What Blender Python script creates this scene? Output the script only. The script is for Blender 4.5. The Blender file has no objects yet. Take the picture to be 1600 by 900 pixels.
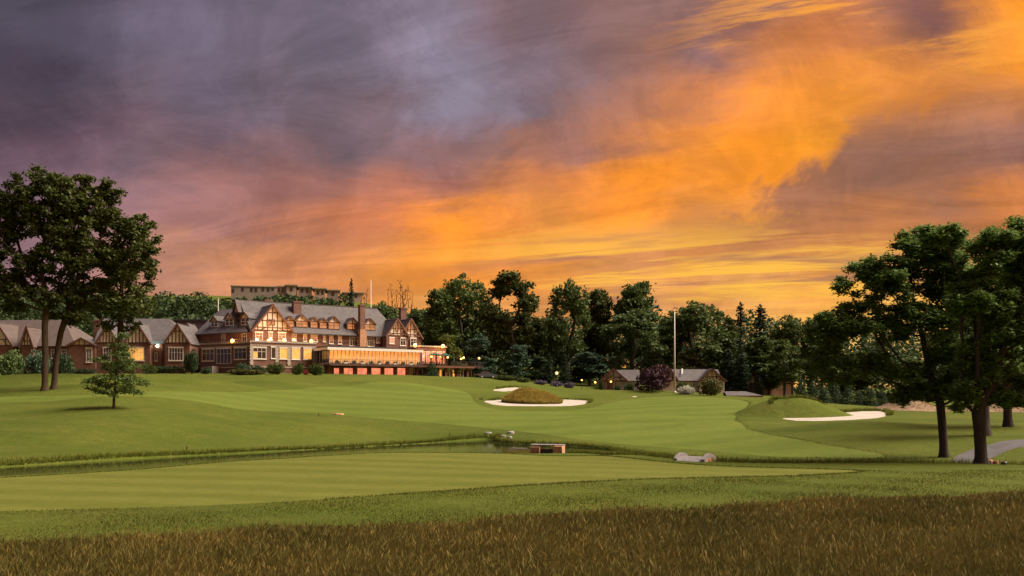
import bpy, bmesh, math, random
import numpy as np
from mathutils import Vector, kdtree, geometry as mgeo
R = math.radians
random.seed(7); rng = np.random.default_rng(11)
SC = bpy.context.scene
COL = SC.collection
FPX, HZ = 1333.33, 615.0          # focal length in photo pixels, horizon row of the photo (eye level is z = 0)

# ------------------------------------------------------------------ camera
cam_d = bpy.data.cameras.new('camera'); cam = bpy.data.objects.new('camera', cam_d); COL.objects.link(cam)
cam_d.sensor_width = 36.0; cam_d.lens = 30.0; cam_d.shift_y = (HZ - 450.0) / 1600.0
cam_d.clip_start = 0.1; cam_d.clip_end = 8000
cam.location = (0, 0, 0); cam.rotation_euler = (R(90), 0, 0)
SC.camera = cam
SC.view_settings.view_transform = 'Standard'; SC.view_settings.look = 'None'
EXPO = 1.2
SC.view_settings.exposure = EXPO; SC.view_settings.gamma = 1.0
SC.view_settings.use_curve_mapping = False
SC.cycles.max_bounces = 5; SC.cycles.diffuse_bounces = 2; SC.cycles.glossy_bounces = 3
SC.cycles.transmission_bounces = 3; SC.cycles.transparent_max_bounces = 4
SC.cycles.caustics_reflective = False; SC.cycles.caustics_refractive = False
SC.cycles.use_denoising = True

# ------------------------------------------------------------------ sky
def lin(c):
    return tuple(((v/255.0)/12.92 if v/255.0 <= 0.04045 else ((v/255.0+0.055)/1.055)**2.4) for v in c)

SUN_AZ, SUN_EL = 90.0, 46.0      # degrees right of the view direction, height of the glowing cloud bank

def make_world():
    w = bpy.data.worlds.new('World'); SC.world = w; w.use_nodes = True
    nt = w.node_tree; N = nt.nodes; L = nt.links; N.clear()
    def nd(t, **k):
        n = N.new(t)
        for a, b in k.items(): setattr(n, a, b)
        return n
    def put(sock, v):
        if isinstance(v, bpy.types.NodeSocket): L.new(v, sock)
        else: sock.default_value = v
    def M(op, a, b=0.0, c=0.0, clamp=False):
        n = nd('ShaderNodeMath', operation=op, use_clamp=clamp)
        put(n.inputs[0], a); put(n.inputs[1], b)
        if len(n.inputs) > 2: put(n.inputs[2], c)
        return n.outputs[0]
    def V(op, a, b=(0, 0, 0), c=None, out=0):
        n = nd('ShaderNodeVectorMath', operation=op)
        put(n.inputs[0], a)
        if op == 'SCALE': put(n.inputs['Scale'], b)
        else: put(n.inputs[1], b)
        if c is not None: put(n.inputs[2], c)
        return n.outputs[out]
    def noise(vec, scale, detail=5, rough=.55, color=False, dist=0.0):
        n = nd('ShaderNodeTexNoise'); put(n.inputs['Vector'], vec)
        n.inputs['Scale'].default_value = scale; n.inputs['Detail'].default_value = detail
        n.inputs['Roughness'].default_value = rough; n.inputs['Distortion'].default_value = dist
        return n.outputs['Color'] if color else n.outputs['Fac']
    def smooth(x, lo, hi, a=0.0, b=1.0):
        n = nd('ShaderNodeMapRange', interpolation_type='SMOOTHSTEP', clamp=True)
        put(n.inputs[0], x); n.inputs[1].default_value = lo; n.inputs[2].default_value = hi
        n.inputs[3].default_value = a; n.inputs[4].default_value = b
        return n.outputs[0]
    def mix(f, a, b, mode='MIX'):
        n = nd('ShaderNodeMix', data_type='RGBA', blend_type=mode)
        put(n.inputs['Factor'], f); put(n.inputs[6], a); put(n.inputs[7], b)
        return n.outputs[2]
    tc = nd('ShaderNodeTexCoord')
    d0 = V('NORMALIZE', tc.outputs['Generated'])
    sep = nd('ShaderNodeSeparateXYZ'); L.new(d0, sep.inputs[0])
    x, y, z = sep.outputs
    # cloud deck: a flat layer overhead, streaks running along one wind direction
    k = M('ADD', M('MAXIMUM', z, 0.0), 0.13)
    qx = M('DIVIDE', x, k); qy = M('DIVIDE', y, k)
    wa = R(-72)                     # wind azimuth
    al = M('ADD', M('MULTIPLY', qx, math.sin(wa)), M('MULTIPLY', qy, math.cos(wa)))
    ac = M('ADD', M('MULTIPLY', qx, math.cos(wa)), M('MULTIPLY', qy, -math.sin(wa)))
    cb = nd('ShaderNodeCombineXYZ'); L.new(M('MULTIPLY', al, .42), cb.inputs[0]); L.new(ac, cb.inputs[1])
    q = cb.outputs[0]
    wv = V('SUBTRACT', noise(q, 1.3, 6, .70, color=True), (.5, .5, .5))
    wv2 = V('SUBTRACT', noise(d0, 3.4, 7, .68, color=True), (.5, .5, .5))
    fine = noise(q, 2.2, 7, .70, dist=.9)
    puffs = noise(d0, 9.0, 6, .68, dist=.8)
    # the edge of the glowing bank: seen in front, right of the middle
    yy = M('MAXIMUM', y, .2)
    X = M('DIVIDE', x, yy); Vv = M('DIVIDE', z, yy)
    fc = nd('ShaderNodeFloatCurve')
    cu = fc.mapping.curves[0]
    edge = [(800, 440), (900, 418), (1000, 380), (1100, 346), (1180, 322), (1240, 296), (1285, 262), (1305, 215), (1345, 172), (1420, 138), (1520, 118), (1600, 108)]
    pts = [((a-800)/800.0, (HZ-b)/FPX) for a, b in edge]
    while len(cu.points) < len(pts): cu.points.new(.5, .5)
    for p, c in zip(cu.points, pts): p.location = c
    fc.mapping.update()
    L.new(M('MULTIPLY', X, FPX/800.0, clamp=True), fc.inputs['Value'])
    s3 = nd('ShaderNodeSeparateXYZ'); L.new(wv2, s3.inputs[0])
    below = M('SUBTRACT', fc.outputs[0], Vv)
    below = M('ADD', below, M('MULTIPLY', s3.outputs[0], .10))
    below = M('ADD', below, M('MULTIPLY', M('SUBTRACT', puffs, .5), .20))
    mk = smooth(below, -.014, .032)
    mk = M('MULTIPLY', mk, smooth(X, .10, .30))
    mk = M('MULTIPLY', mk, smooth(y, .25, .45))
    mk = M('MULTIPLY', mk, smooth(Vv, .10, .20))
    mk = M('MULTIPLY', mk, smooth(M('ADD', Vv, M('MULTIPLY', s3.outputs[2], .12)), .40, .28))
    def dpx(px, py):
        u, v = (px-800)/FPX, (HZ-py)/FPX
        n = math.sqrt(1+u*u+v*v); return (u/n, 1/n, v/n)
    def dae(a, e):
        return (math.sin(R(a))*math.cos(R(e)), math.cos(R(a))*math.cos(R(e)), math.sin(R(e)))
    P = []
    for px, py, c, m in [
        (60, 40, (84, 76, 92), 0), (60, 140, (68, 56, 70), 0), (60, 230, (108, 84, 98), 0), (260, 50, (104, 94, 112), 0),
        (330, 130, (112, 98, 116), 0), (250, 220, (116, 92, 102), 0), (470, 60, (112, 100, 116), 0), (480, 170, (116, 98, 108), 0),
        (640, 100, (136, 122, 140), 0), (690, 130, (154, 143, 164), 0), (745, 165, (144, 128, 144), 0), (800, 115, (136, 118, 130), 0), (620, 210, (124, 102, 110), 0), (800, 60, (128, 102, 108), 0),
        (860, 150, (128, 104, 110), 0), (960, 60, (140, 106, 104), 0), (300, 330, (162, 112, 108), 0), (150, 330, (150, 112, 118), 0),
        (450, 300, (160, 108, 100), 0), (300, 420, (194, 134, 106), 0), (430, 440, (216, 142, 96), 0), (560, 350, (214, 126, 78), 0),
        (640, 280, (168, 108, 94), 0), (600, 420, (234, 148, 74), 0), (700, 370, (252, 148, 44), 0), (760, 240, (146, 106, 100), 0),
        (800, 300, (206, 124, 72), 0), (840, 400, (226, 142, 64), 0), (900, 230, (164, 110, 92), 0), (900, 330, (246, 144, 48), 0),
        (1000, 190, (196, 122, 76), 0), (1000, 300, (252, 148, 42), 0), (1100, 70, (142, 102, 98), 0), (1000, 130, (150, 106, 96), 0), (1110, 140, (214, 130, 72), 0), (1090, 220, (250, 150, 50), 0),
        (1200, 150, (246, 148, 56), 0), (1200, 240, (255, 152, 38), 0), (1270, 60, (206, 124, 72), 0), (1270, 190, (255, 158, 46), 0),
        (1150, 20, (138, 98, 94), 0), (1230, 80, (206, 126, 72), 0), (1350, 20, (160, 104, 86), 0), (1420, 30, (158, 104, 82), 0), (1350, 110, (236, 144, 62), 0), (1560, 60, (250, 152, 46), 0), (1480, 15, (140, 92, 80), 0),
        (1000, 430, (204, 134, 82), 0), (900, 450, (216, 144, 80), 0), (1100, 420, (204, 132, 70), 0), (1050, 480, (236, 164, 92), 0),
        (1200, 480, (240, 170, 90), 0), (1300, 440, (240, 164, 74), 0), (1380, 540, (252, 196, 104), 0), (1550, 520, (246, 182, 96), 0), (700, 480, (236, 160, 86), 0),
        (1150, 375, (176, 112, 72), 1), (1250, 330, (164, 108, 80), 1), (1350, 260, (158, 110, 90), 1), (1400, 340, (184, 116, 72), 1),
        (1450, 190, (150, 106, 92), 1), (1560, 140, (132, 92, 86), 1), (1570, 240, (142, 98, 86), 1), (1560, 310, (202, 122, 64), 1), (1470, 280, (160, 108, 84), 1), (1330, 390, (196, 124, 70), 1), (1030, 405, (206, 132, 66), 1)]:
        P.append((dpx(px, py), lin(c), m))
    # the rest of the dome: the glow goes on round the right (where the sun has gone down), grey-violet overhead and on the left
    for a, e, c in [(50, 6, (250, 170, 80)), (50, 25, (214, 138, 84)), (55, 45, (150, 112, 104)), (75, 8, (255, 184, 92)), (80, 28, (232, 150, 88)),
                    (80, 55, (140, 112, 114)), (105, 8, (255, 178, 96)), (110, 30, (232, 152, 98)), (135, 8, (246, 160, 96)), (140, 32, (190, 134, 112)),
                    (165, 8, (214, 142, 106)), (170, 35, (140, 116, 124)), (-165, 10, (172, 124, 116)), (-130, 10, (136, 108, 116)), (-130, 40, (102, 94, 114)),
                    (-90, 8, (124, 98, 108)), (-90, 40, (92, 86, 106)), (-50, 10, (132, 100, 108)), (-50, 40, (88, 80, 100)), (0, 45, (122, 104, 118)),
                    (0, 65, (120, 106, 124)), (90, 75, (126, 110, 124)), (0, 90, (116, 104, 122)), (180, 65, (116, 104, 122)), (-90, 70, (100, 92, 112)),
                    (0, -20, (120, 95, 70)), (120, -20, (120, 95, 70)), (-120, -20, (90, 75, 65))]:
        P.append((dae(a, e), lin(c), 0))
    # the colours laid out by height (rows) and bearing (stops), looked up at a bearing and height pushed about by wind-blown noise
    az = M('ARCTAN2', x, y); el = M('ARCSINE', z)
    sa = nd('ShaderNodeSeparateXYZ'); L.new(wv, sa.inputs[0])
    az = M('ADD', az, M('ADD', M('MULTIPLY', sa.outputs[0], .20), M('MULTIPLY', s3.outputs[1], .16)))
    el = M('ADD', el, M('ADD', M('MULTIPLY', sa.outputs[1], .10), M('MULTIPLY', s3.outputs[2], .10)))
    aa = M('MULTIPLY', M('SIGN', az), M('POWER', M('DIVIDE', M('ABSOLUTE', az), math.pi), .6))
    aa = M('ADD', M('MULTIPLY', aa, .5), .5, clamp=True)
    rows = [-12, 3, 6, 8.5, 11, 13.5, 16, 18.5, 21, 24, 28, 40, 60, 90]
    stops = [-180, -140, -100, -70, -48] + [-34.2+3.6*i for i in range(20)] + [50, 66, 86, 110, 140, 180]
    Q = np.array([p for p, _, _ in P]); QC = np.array([c for _, c, _ in P]); QM = np.array([m for _, _, m in P])
    def rbf(a, e, m):
        k = QM == m; v = np.array(dae(a, e)); w = (np.linalg.norm(Q[k]-v, axis=1)+.02)**-6.5
        return (w[:, None]*QC[k]).sum(0)/w.sum()
    def layer(m, rws):
        out = None
        for i, e in enumerate(rws):
            cr = nd('ShaderNodeValToRGB'); el_ = cr.color_ramp; el_.interpolation = 'CARDINAL'
            while len(el_.elements) < len(stops): el_.elements.new(.5)
            for st_, a in zip(el_.elements, stops):
                st_.position = .5+.5*math.copysign((abs(a)/180)**.6, a)
            for st_, a in zip(el_.elements, stops):
                c = rbf(a if abs(a) < 180 else 180, e, m); st_.color = tuple(float(q) for q in c)+(1,)
            L.new(aa, cr.inputs[0])
            out = cr.outputs[0] if out is None else mix(smooth(el, R(rws[i-1]), R(e)), out, cr.outputs[0])
        return out
    col = layer(0, rows)
    colb = layer(1, [8.5, 11, 13.5, 16, 18.5, 21, 24])
    col = mix(mk, col, colb)
    # relief of the deck: thicker bands darker and greyer, thin bands lit
    br = smooth(fine, .33, .68, .84, 1.18)
    col = V('SCALE', col, br)
    br2 = smooth(puffs, .36, .66, .88, 1.12)
    col = V('SCALE', col, br2)
    # low golden streaks
    low = M('MULTIPLY', smooth(Vv, .08, .13), smooth(Vv, .215, .15))
    low = M('MULTIPLY', low, M('MULTIPLY', smooth(X, -.16, .12), smooth(y, .3, .5)))
    cb2 = nd('ShaderNodeCombineXYZ'); L.new(M('MULTIPLY', al, .22), cb2.inputs[0]); L.new(ac, cb2.inputs[1]); q2 = cb2.outputs[0]
    st = smooth(noise(q2, 2.6, 6, .66, dist=.7), .47, .60)
    col = mix(M('MULTIPLY', M('MULTIPLY', low, st), .95), col, lin((255, 190, 70)) + (1,))
    st3 = smooth(noise(V('ADD', q2, (3.7, 1.9, 0)), 2.2, 5, .62, dist=.6), .50, .62)
    col = mix(M('MULTIPLY', M('MULTIPLY', low, st3), .8), col, lin((166, 112, 90)) + (1,))
    # upper lit wisps on the right
    up = M('MULTIPLY', smooth(Vv, .36, .40), smooth(X, .12, .35))
    up = M('MULTIPLY', up, smooth(y, .3, .5))
    st2 = smooth(noise(V('ADD', q2, (1.3, 4.1, 0)), 3.0, 7, .68, dist=.8), .50, .60)
    col = mix(M('MULTIPLY', M('MULTIPLY', up, st2), .8), col, lin((255, 166, 62)) + (1,))
    # clear air of the low sun, behind the clouds
    sk = nd('ShaderNodeTexSky', sky_type='NISHITA', sun_disc=False)
    sk.sun_elevation = R(3); sk.sun_rotation = R(SUN_AZ)
    skc = V('SCALE', sk.outputs[0], .005)
    col = V('ADD', V('SCALE', col, 1.04), skc)
    bg = nd('ShaderNodeBackground'); L.new(col, bg.inputs[0]); bg.inputs[1].default_value = 1.0 / 2**EXPO
    out = nd('ShaderNodeOutputWorld'); L.new(bg.outputs[0], out.inputs[0])
    w.cycles.sampling_method = 'MANUAL'; w.cycles.sample_map_resolution = 512
make_world()

# ------------------------------------------------------------------ the low glow as one broad warm sun
sd = bpy.data.lights.new('sun', 'SUN'); sun = bpy.data.objects.new('sun', sd); COL.objects.link(sun)
sd.energy = 4.1; sd.angle = R(38); sd.color = (1.0, .87, .66)
sv = Vector((math.sin(R(SUN_AZ))*math.cos(R(SUN_EL)), math.cos(R(SUN_AZ))*math.cos(R(SUN_EL)), math.sin(R(SUN_EL))))
sun.rotation_euler = (-sv).to_track_quat('-Z', 'Y').to_euler(); sun.location = (60, -20, 60)

# ------------------------------------------------------------------ mesh helpers
def empty(name, loc=(0, 0, 0), rz=0.0):
    o = bpy.data.objects.new(name, None); COL.objects.link(o); o.location = loc; o.rotation_euler = (0, 0, rz)
    o.empty_display_size = .3
    return o
def tag(o, label=None, cat=None, group=None, kind=None):
    if label: o['label'] = label
    if cat: o['category'] = cat
    if group: o['group'] = group
    if kind: o['kind'] = kind
    return o
def link(name, me, mat=None, parent=None, smooth=False):
    if mat is not None:
        for m in (mat if isinstance(mat, (list, tuple)) else [mat]): me.materials.append(m)
    o = bpy.data.objects.new(name, me); COL.objects.link(o)
    if parent is not None: o.parent = parent
    if smooth: me.polygons.foreach_set('use_smooth', np.ones(len(me.polygons), bool))
    return o
def np_mesh(name, verts, faces, attrs=None):
    """verts (n,3), faces (m,k) of one size k"""
    verts = np.asarray(verts, np.float32); faces = np.asarray(faces, np.int32)
    me = bpy.data.meshes.new(name); m, k = faces.shape
    me.vertices.add(len(verts)); me.vertices.foreach_set('co', verts.ravel())
    me.loops.add(m*k); me.loops.foreach_set('vertex_index', faces.ravel())
    me.polygons.add(m); me.polygons.foreach_set('loop_start', np.arange(0, m*k, k, dtype=np.int32))
    for a, (dom, v) in (attrs or {}).items():
        at = me.attributes.new(a, 'FLOAT', dom); at.data.foreach_set('value', np.asarray(v, np.float32))
    me.update(calc_edges=True)
    return me
def copy_tree(o, parent=None):
    c = o.copy(); COL.objects.link(c)
    if parent is not None: c.parent = parent
    for ch in list(o.children): copy_tree(ch, c)
    return c

class MB:
    def __init__(s): s.v = []; s.f = []
    def poly(s, pts, flip=False):
        b = len(s.v); s.v += [tuple(p) for p in pts]; i = list(range(b, b+len(pts))); s.f.append(i[::-1] if flip else i)
        return s
    def box(s, x0, x1, y0, y1, z0, z1):
        b = len(s.v)
        s.v += [(x0, y0, z0), (x1, y0, z0), (x1, y1, z0), (x0, y1, z0), (x0, y0, z1), (x1, y0, z1), (x1, y1, z1), (x0, y1, z1)]
        s.f += [[b+i for i in q] for q in ((0, 3, 2, 1), (4, 5, 6, 7), (0, 1, 5, 4), (1, 2, 6, 5), (2, 3, 7, 6), (3, 0, 4, 7))]
        return s
    def slab(s, pts, th):
        """planar polygon thickened backwards along its normal"""
        p = [Vector(q) for q in pts]; n = mgeo.normal(p); b = len(s.v); k = len(p)
        s.v += [tuple(q) for q in p] + [tuple(q-n*th) for q in p]
        s.f.append([b+i for i in range(k)]); s.f.append([b+k+i for i in range(k)][::-1])
        for i in range(k): j = (i+1) % k; s.f.append([b+j, b+i, b+k+i, b+k+j])
        return s
    def prism(s, pts, d):
        """planar polygon swept by vector d"""
        p = [Vector(q) for q in pts]; d = Vector(d); b = len(s.v); k = len(p)
        s.v += [tuple(q) for q in p] + [tuple(q+d) for q in p]
        s.f.append([b+i for i in range(k)][::-1]); s.f.append([b+k+i for i in range(k)])
        for i in range(k): j = (i+1) % k; s.f.append([b+i, b+j, b+k+j, b+k+i])
        return s
    def bar(s, a, c, w, d=None, up=(0, 0, 1)):
        """square bar from a to c"""
        a, c = Vector(a), Vector(c); t = (c-a).normalized(); u = Vector(up)
        if abs(t.dot(u)) > .98: u = Vector((1, 0, 0))
        x = t.cross(u).normalized()*(w/2); y = x.cross(t).normalized()*((d or w)/2)
        return s.prism([a-x-y, a+x-y, a+x+y, a-x+y], c-a)
    def tube(s, pts, rad, n=8, cap=True):
        pts = [Vector(p) for p in pts]; b = len(s.v)
        for i, p in enumerate(pts):
            t = (pts[min(i+1, len(pts)-1)]-pts[max(i-1, 0)]).normalized()
            u = Vector((1, 0, 0)) if abs(t.z) > .9 else Vector((0, 0, 1))
            x = t.cross(u).normalized(); y = x.cross(t)
            r = rad[i] if isinstance(rad, (list, tuple)) else rad
            for k in range(n): a = 2*math.pi*k/n; s.v.append(tuple(p+x*(r*math.cos(a))+y*(r*math.sin(a))))
        for i in range(len(pts)-1):
            for k in range(n):
                k2 = (k+1) % n; s.f.append([b+i*n+k, b+i*n+k2, b+(i+1)*n+k2, b+(i+1)*n+k])
        if cap: s.f.append([b+k for k in range(n)][::-1]); e = b+(len(pts)-1)*n; s.f.append([e+k for k in range(n)])
        return s
    def ball(s, c, r, n=10, m=6, sz=1.0):
        rows = [(c[0], c[1], c[2]-r*sz+1e-4)]
        pts = [(c[0], c[1], c[2]-r*sz*math.cos(math.pi*i/m)) for i in range(m+1)]
        return s.tube(pts, [max(r*math.sin(math.pi*i/m), .002) for i in range(m+1)], n)
    def build(s, name, mat, parent=None, smooth=False, loc=None):
        me = bpy.data.meshes.new(name); me.from_pydata(s.v, [], s.f); me.update()
        bm = bmesh.new(); bm.from_mesh(me); bmesh.ops.recalc_face_normals(bm, faces=bm.faces); bm.to_mesh(me); bm.free()
        o = link(name, me, mat, parent, smooth)
        if loc: o.location = loc
        return o

# ------------------------------------------------------------------ materials
class Mat:
    def __init__(s, name, rough=.8, spec=.3):
        s.m = bpy.data.materials.new(name); s.m.use_nodes = True; s.nt = s.m.node_tree; s.N = s.nt.nodes; s.L = s.nt.links
        s.b = s.N['Principled BSDF']; s.b.inputs['Roughness'].default_value = rough; s.b.inputs['Specular IOR Level'].default_value = spec
        s.out = s.N['Material Output']
    def nd(s, t, **k):
        n = s.N.new(t)
        for a, b in k.items(): setattr(n, a, b)
        return n
    def put(s, sock, v):
        if isinstance(v, bpy.types.NodeSocket): s.L.new(v, sock)
        else:
            if hasattr(sock.default_value, '__len__') and len(sock.default_value) == 4 and len(v) == 3: v = tuple(v)+(1,)
            sock.default_value = v
    def M(s, op, a, b=0.0, clamp=False):
        n = s.nd('ShaderNodeMath', operation=op, use_clamp=clamp); s.put(n.inputs[0], a); s.put(n.inputs[1], b); return n.outputs[0]
    def noise(s, scale, detail=4, rough=.55, vec=None, dist=0.0, stretch=None):
        n = s.nd('ShaderNodeTexNoise'); n.inputs['Scale'].default_value = scale; n.inputs['Detail'].default_value = detail
        n.inputs['Roughness'].default_value = rough; n.inputs['Distortion'].default_value = dist
        v = vec if vec is not None else s.pos()
        if stretch is not None:
            mp = s.nd('ShaderNodeMapping'); s.L.new(v, mp.inputs[0]); mp.inputs['Scale'].default_value = stretch[:3]
            if len(stretch) > 3: mp.inputs['Rotation'].default_value = (0, 0, stretch[3])
            v = mp.outputs[0]
        s.L.new(v, n.inputs['Vector']); return n.outputs['Fac']
    def pos(s):
        if not hasattr(s, '_p'): s._p = s.nd('ShaderNodeNewGeometry').outputs['Position']
        return s._p
    def obj(s):
        if not hasattr(s, '_o'): s._o = s.nd('ShaderNodeTexCoord').outputs['Object']
        return s._o
    def ramp(s, f, lo, hi, a, b):
        n = s.nd('ShaderNodeMapRange', clamp=True); s.put(n.inputs[0], f)
        for i, v in enumerate((lo, hi, a, b)): n.inputs[i+1].default_value = v
        return n.outputs[0]
    def mix(s, f, a, b, mode='MIX'):
        n = s.nd('ShaderNodeMix', data_type='RGBA', blend_type=mode); s.put(n.inputs['Factor'], f); s.put(n.inputs[6], a); s.put(n.inputs[7], b); return n.outputs[2]
    def col(s, c): s.put(s.b.inputs['Base Color'], c); return s
    def bump(s, h, strength=.4, dist=.02):
        n = s.nd('ShaderNodeBump'); n.inputs['Strength'].default_value = strength; n.inputs['Distance'].default_value = dist
        s.put(n.inputs['Height'], h); s.L.new(n.outputs[0], s.b.inputs['Normal']); return s
    def emit(s, c, k): s.put(s.b.inputs['Emission Color'], c); s.b.inputs['Emission Strength'].default_value = k; return s

def plain(name, c, rough=.8, spec=.3, var=.18, scale=2.0, bump=0.0):
    m = Mat(name, rough, spec)
    f = m.noise(scale, 5, .6, vec=m.obj())
    a = tuple(v*(1-var) for v in c); b = tuple(min(1, v*(1+var)) for v in c)
    m.col(m.mix(m.ramp(f, .3, .7, 0, 1), a, b))
    if bump: m.bump(m.noise(scale*6, 4, .6, vec=m.obj()), bump, .03)
    return m.m

def grass_mat(name, dark, light, dry, stripes=None, dryness=.3, bump=.5):
    m = Mat(name, .95, .1)
    big = m.noise(.06, 5, .6); mid = m.noise(.28, 6, .68, stretch=(.45, 1, 1)); fine = m.noise(5.0, 4, .7)
    c = m.mix(m.ramp(big, .34, .66, 0, 1), dark, light)
    c = m.mix(m.M('MULTIPLY', m.ramp(mid, .42, .72, 0, 1), dryness), c, dry)
    if stripes:
        ang, wid, amt = stripes
        sp = m.nd('ShaderNodeSeparateXYZ'); m.L.new(m.pos(), sp.inputs[0])
        t = m.M('ADD', m.M('MULTIPLY', sp.outputs[0], math.cos(ang)/wid), m.M('MULTIPLY', sp.outputs[1], math.sin(ang)/wid))
        t = m.M('ADD', t, m.M('MULTIPLY', m.noise(.05, 2, .5), 1.6))
        w = m.M('SINE', m.M('MULTIPLY', t, math.pi))
        w = m.ramp(w, -.7, .7, 0, 1)
        c = m.mix(m.M('MULTIPLY', w, amt), c, light, 'MIX')
        c = m.mix(m.M('MULTIPLY', m.M('SUBTRACT', 1.0, w), amt*.55), c, dark, 'MIX')
    c = m.mix(m.ramp(fine, .3, .75, .0, .6), c, tuple(v*.5 for v in dark))
    c = m.mix(m.ramp(m.noise(1.1, 6, .75, stretch=(.6, 1, 1)), .35, .7, 0, .55), c, tuple(v*.72 for v in dark))
    m.col(c)
    hh = m.M('ADD', m.noise(14.0, 3, .7), m.M('MULTIPLY', m.noise(1.3, 4, .6), 1.5))
    m.bump(hh, bump, .12)
    return m.m

G_ROUGH = grass_mat('rough_grass', (.072, .102, .014), (.132, .158, .022), (.178, .165, .040), dryness=.65, bump=.9)
G_FAIR = grass_mat('far_fairway_grass', (.092, .128, .019), (.150, .182, .034), (.185, .188, .048), stripes=(R(98), 3.6, .62), dryness=.5, bump=.4)
G_NEAR = grass_mat('near_fairway_grass', (.104, .120, .019), (.162, .168, .037), (.190, .174, .050), stripes=(R(64), 2.2, .8), dryness=.45, bump=.45)
def sand_mat():
    m = Mat('bunker_sand', .95, .1)
    c = m.mix(m.ramp(m.noise(.8, 6, .65), .3, .7, 0, 1), (.33, .29, .27), (.48, .43, .40)); m.col(c)
    m.bump(m.noise(2.5, 5, .6), .5, .12); return m.m
M_SAND = sand_mat()
M_PATH = plain('asphalt_path', (.085, .080, .092), .9, .2, .2, 1.2, .3)
def water_mat():
    m = Mat('creek_water', .07, .5); m.col((.012, .016, .008)); m.b.inputs['IOR'].default_value = 1.33
    m.bump(m.noise(1.2, 3, .5, stretch=(.5, 1.4, 1)), .06, .05); return m.m
M_WATER = water_mat()
M_STONE = plain('field_stone', (.40, .22, .14), .9, .2, .45, 3.5, .5)
M_STONEG = plain('grey_stone', (.27, .25, .27), .9, .2, .25, 3.0, .4)
def roof_mat(name, a, b, c):
    m = Mat(name, .75, .3)
    br = m.nd('ShaderNodeTexBrick'); mp = m.nd('ShaderNodeMapping'); m.L.new(m.obj(), mp.inputs[0])
    cx = m.nd('ShaderNodeCombineXYZ'); sp = m.nd('ShaderNodeSeparateXYZ'); m.L.new(m.obj(), sp.inputs[0])
    m.L.new(m.M('ADD', sp.outputs[0], m.M('MULTIPLY', sp.outputs[1], .31)), cx.inputs[0]); m.L.new(sp.outputs[2], cx.inputs[1]); m.L.new(cx.outputs[0], br.inputs['Vector'])
    br.inputs['Scale'].default_value = 1.0; br.inputs['Brick Width'].default_value = .55; br.inputs['Row Height'].default_value = .30; br.inputs['Mortar Size'].default_value = .012
    for k, v in (('Color1', a), ('Color2', b), ('Mortar', tuple(x*.45 for x in a))): br.inputs[k].default_value = tuple(v)+(1,)
    k = m.mix(m.ramp(m.noise(1.1, 5, .7, vec=m.obj()), .4, .7, 0, .8), br.outputs[0], c); m.col(k)
    m.bump(br.outputs['Fac'], .5, -.03); return m.m
M_SLATE = roof_mat('slate_roof', (.078, .068, .078), (.128, .110, .114), (.104, .100, .118))
M_SLATEB = roof_mat('brown_roof', (.085, .060, .060), (.115, .082, .080), (.10, .082, .085))
def brick_mat(name, a, b):
    m = Mat(name, .9, .2); br = m.nd('ShaderNodeTexBrick')
    cx = m.nd('ShaderNodeCombineXYZ'); sp = m.nd('ShaderNodeSeparateXYZ'); m.L.new(m.obj(), sp.inputs[0])
    m.L.new(m.M('ADD', sp.outputs[0], sp.outputs[1]), cx.inputs[0]); m.L.new(sp.outputs[2], cx.inputs[1]); m.L.new(cx.outputs[0], br.inputs['Vector'])
    br.inputs['Scale'].default_value = 1.0; br.inputs['Brick Width'].default_value = .24; br.inputs['Row Height'].default_value = .085; br.inputs['Mortar Size'].default_value = .008
    for k, v in (('Color1', a), ('Color2', b), ('Mortar', (.26, .21, .18))): br.inputs[k].default_value = tuple(v)+(1,)
    k = m.mix(m.ramp(m.noise(.9, 5, .65, vec=m.obj()), .4, .7, 0, .5), br.outputs[0], tuple(v*.6 for v in a)); m.col(k); return m.m
M_BRICK = brick_mat('red_brick', (.120, .045, .033), (.168, .064, .045))
M_STUCCO = plain('cream_stucco', (.60, .51, .44), .9, .2, .08, 1.0)
M_TIMBER = plain('dark_timber', (.075, .036, .026), .8, .25, .25, 2)
M_BARGE = plain('brown_bargeboard', (.14, .058, .038), .7, .3, .2, 2)
M_TRIM = plain('pale_stone_trim', (.36, .30, .26), .85, .25, .15, 2)
M_WHITE = plain('white_paint', (.62, .57, .53), .6, .35, .06, 2)
M_DARKM = plain('dark_metal', (.03, .032, .036), .5, .5, .2, 3)
M_COPPER = plain('green_copper', (.10, .17, .18), .6, .4, .2, 2)
M_CHIM = brick_mat('chimney_brick', (.13, .06, .048), (.17, .075, .055))
M_FLAT = plain('flat_roof_felt', (.05, .052, .06), .8, .3, .2, 1)
def glass_mat(name, base, emi=None, k=0.0, rough=.03, spec=.8, metal=0.0):
    m = Mat(name, rough, spec); m.b.inputs['Metallic'].default_value = metal
    m.col(m.mix(m.ramp(m.noise(.9, 3, .5, vec=m.obj()), .35, .65, 0, 1), tuple(v*.7 for v in base), base))
    if emi:
        e = m.mix(m.ramp(m.noise(1.4, 3, .6, vec=m.obj()), .35, .7, 0, 1), tuple(v*.55 for v in emi), emi); m.emit(e, k)
    m.bump(m.noise(.6, 2, .5, vec=m.obj()), .03, .1)
    return m.m
M_GLASS = glass_mat('window_glass', (.02, .02, .024))
M_GLASSR = glass_mat('sunset_window_glass', (.62, .50, .46), rough=.08, metal=.75)
M_GLASSP = glass_mat('pavilion_glass', (.66, .50, .36), (1.0, .36, .08), .34, .07, metal=.75)
M_LIT = glass_mat('lit_window', (.30, .18, .08), (1.0, .42, .08), .55)
M_LITP = glass_mat('rose_lit_window', (.35, .15, .12), (1.0, .26, .14), .55)
M_BULB = Mat('lamp_bulb'); M_BULB.emit((1.0, .33, .04), 2.8); M_BULB = M_BULB.m
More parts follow.
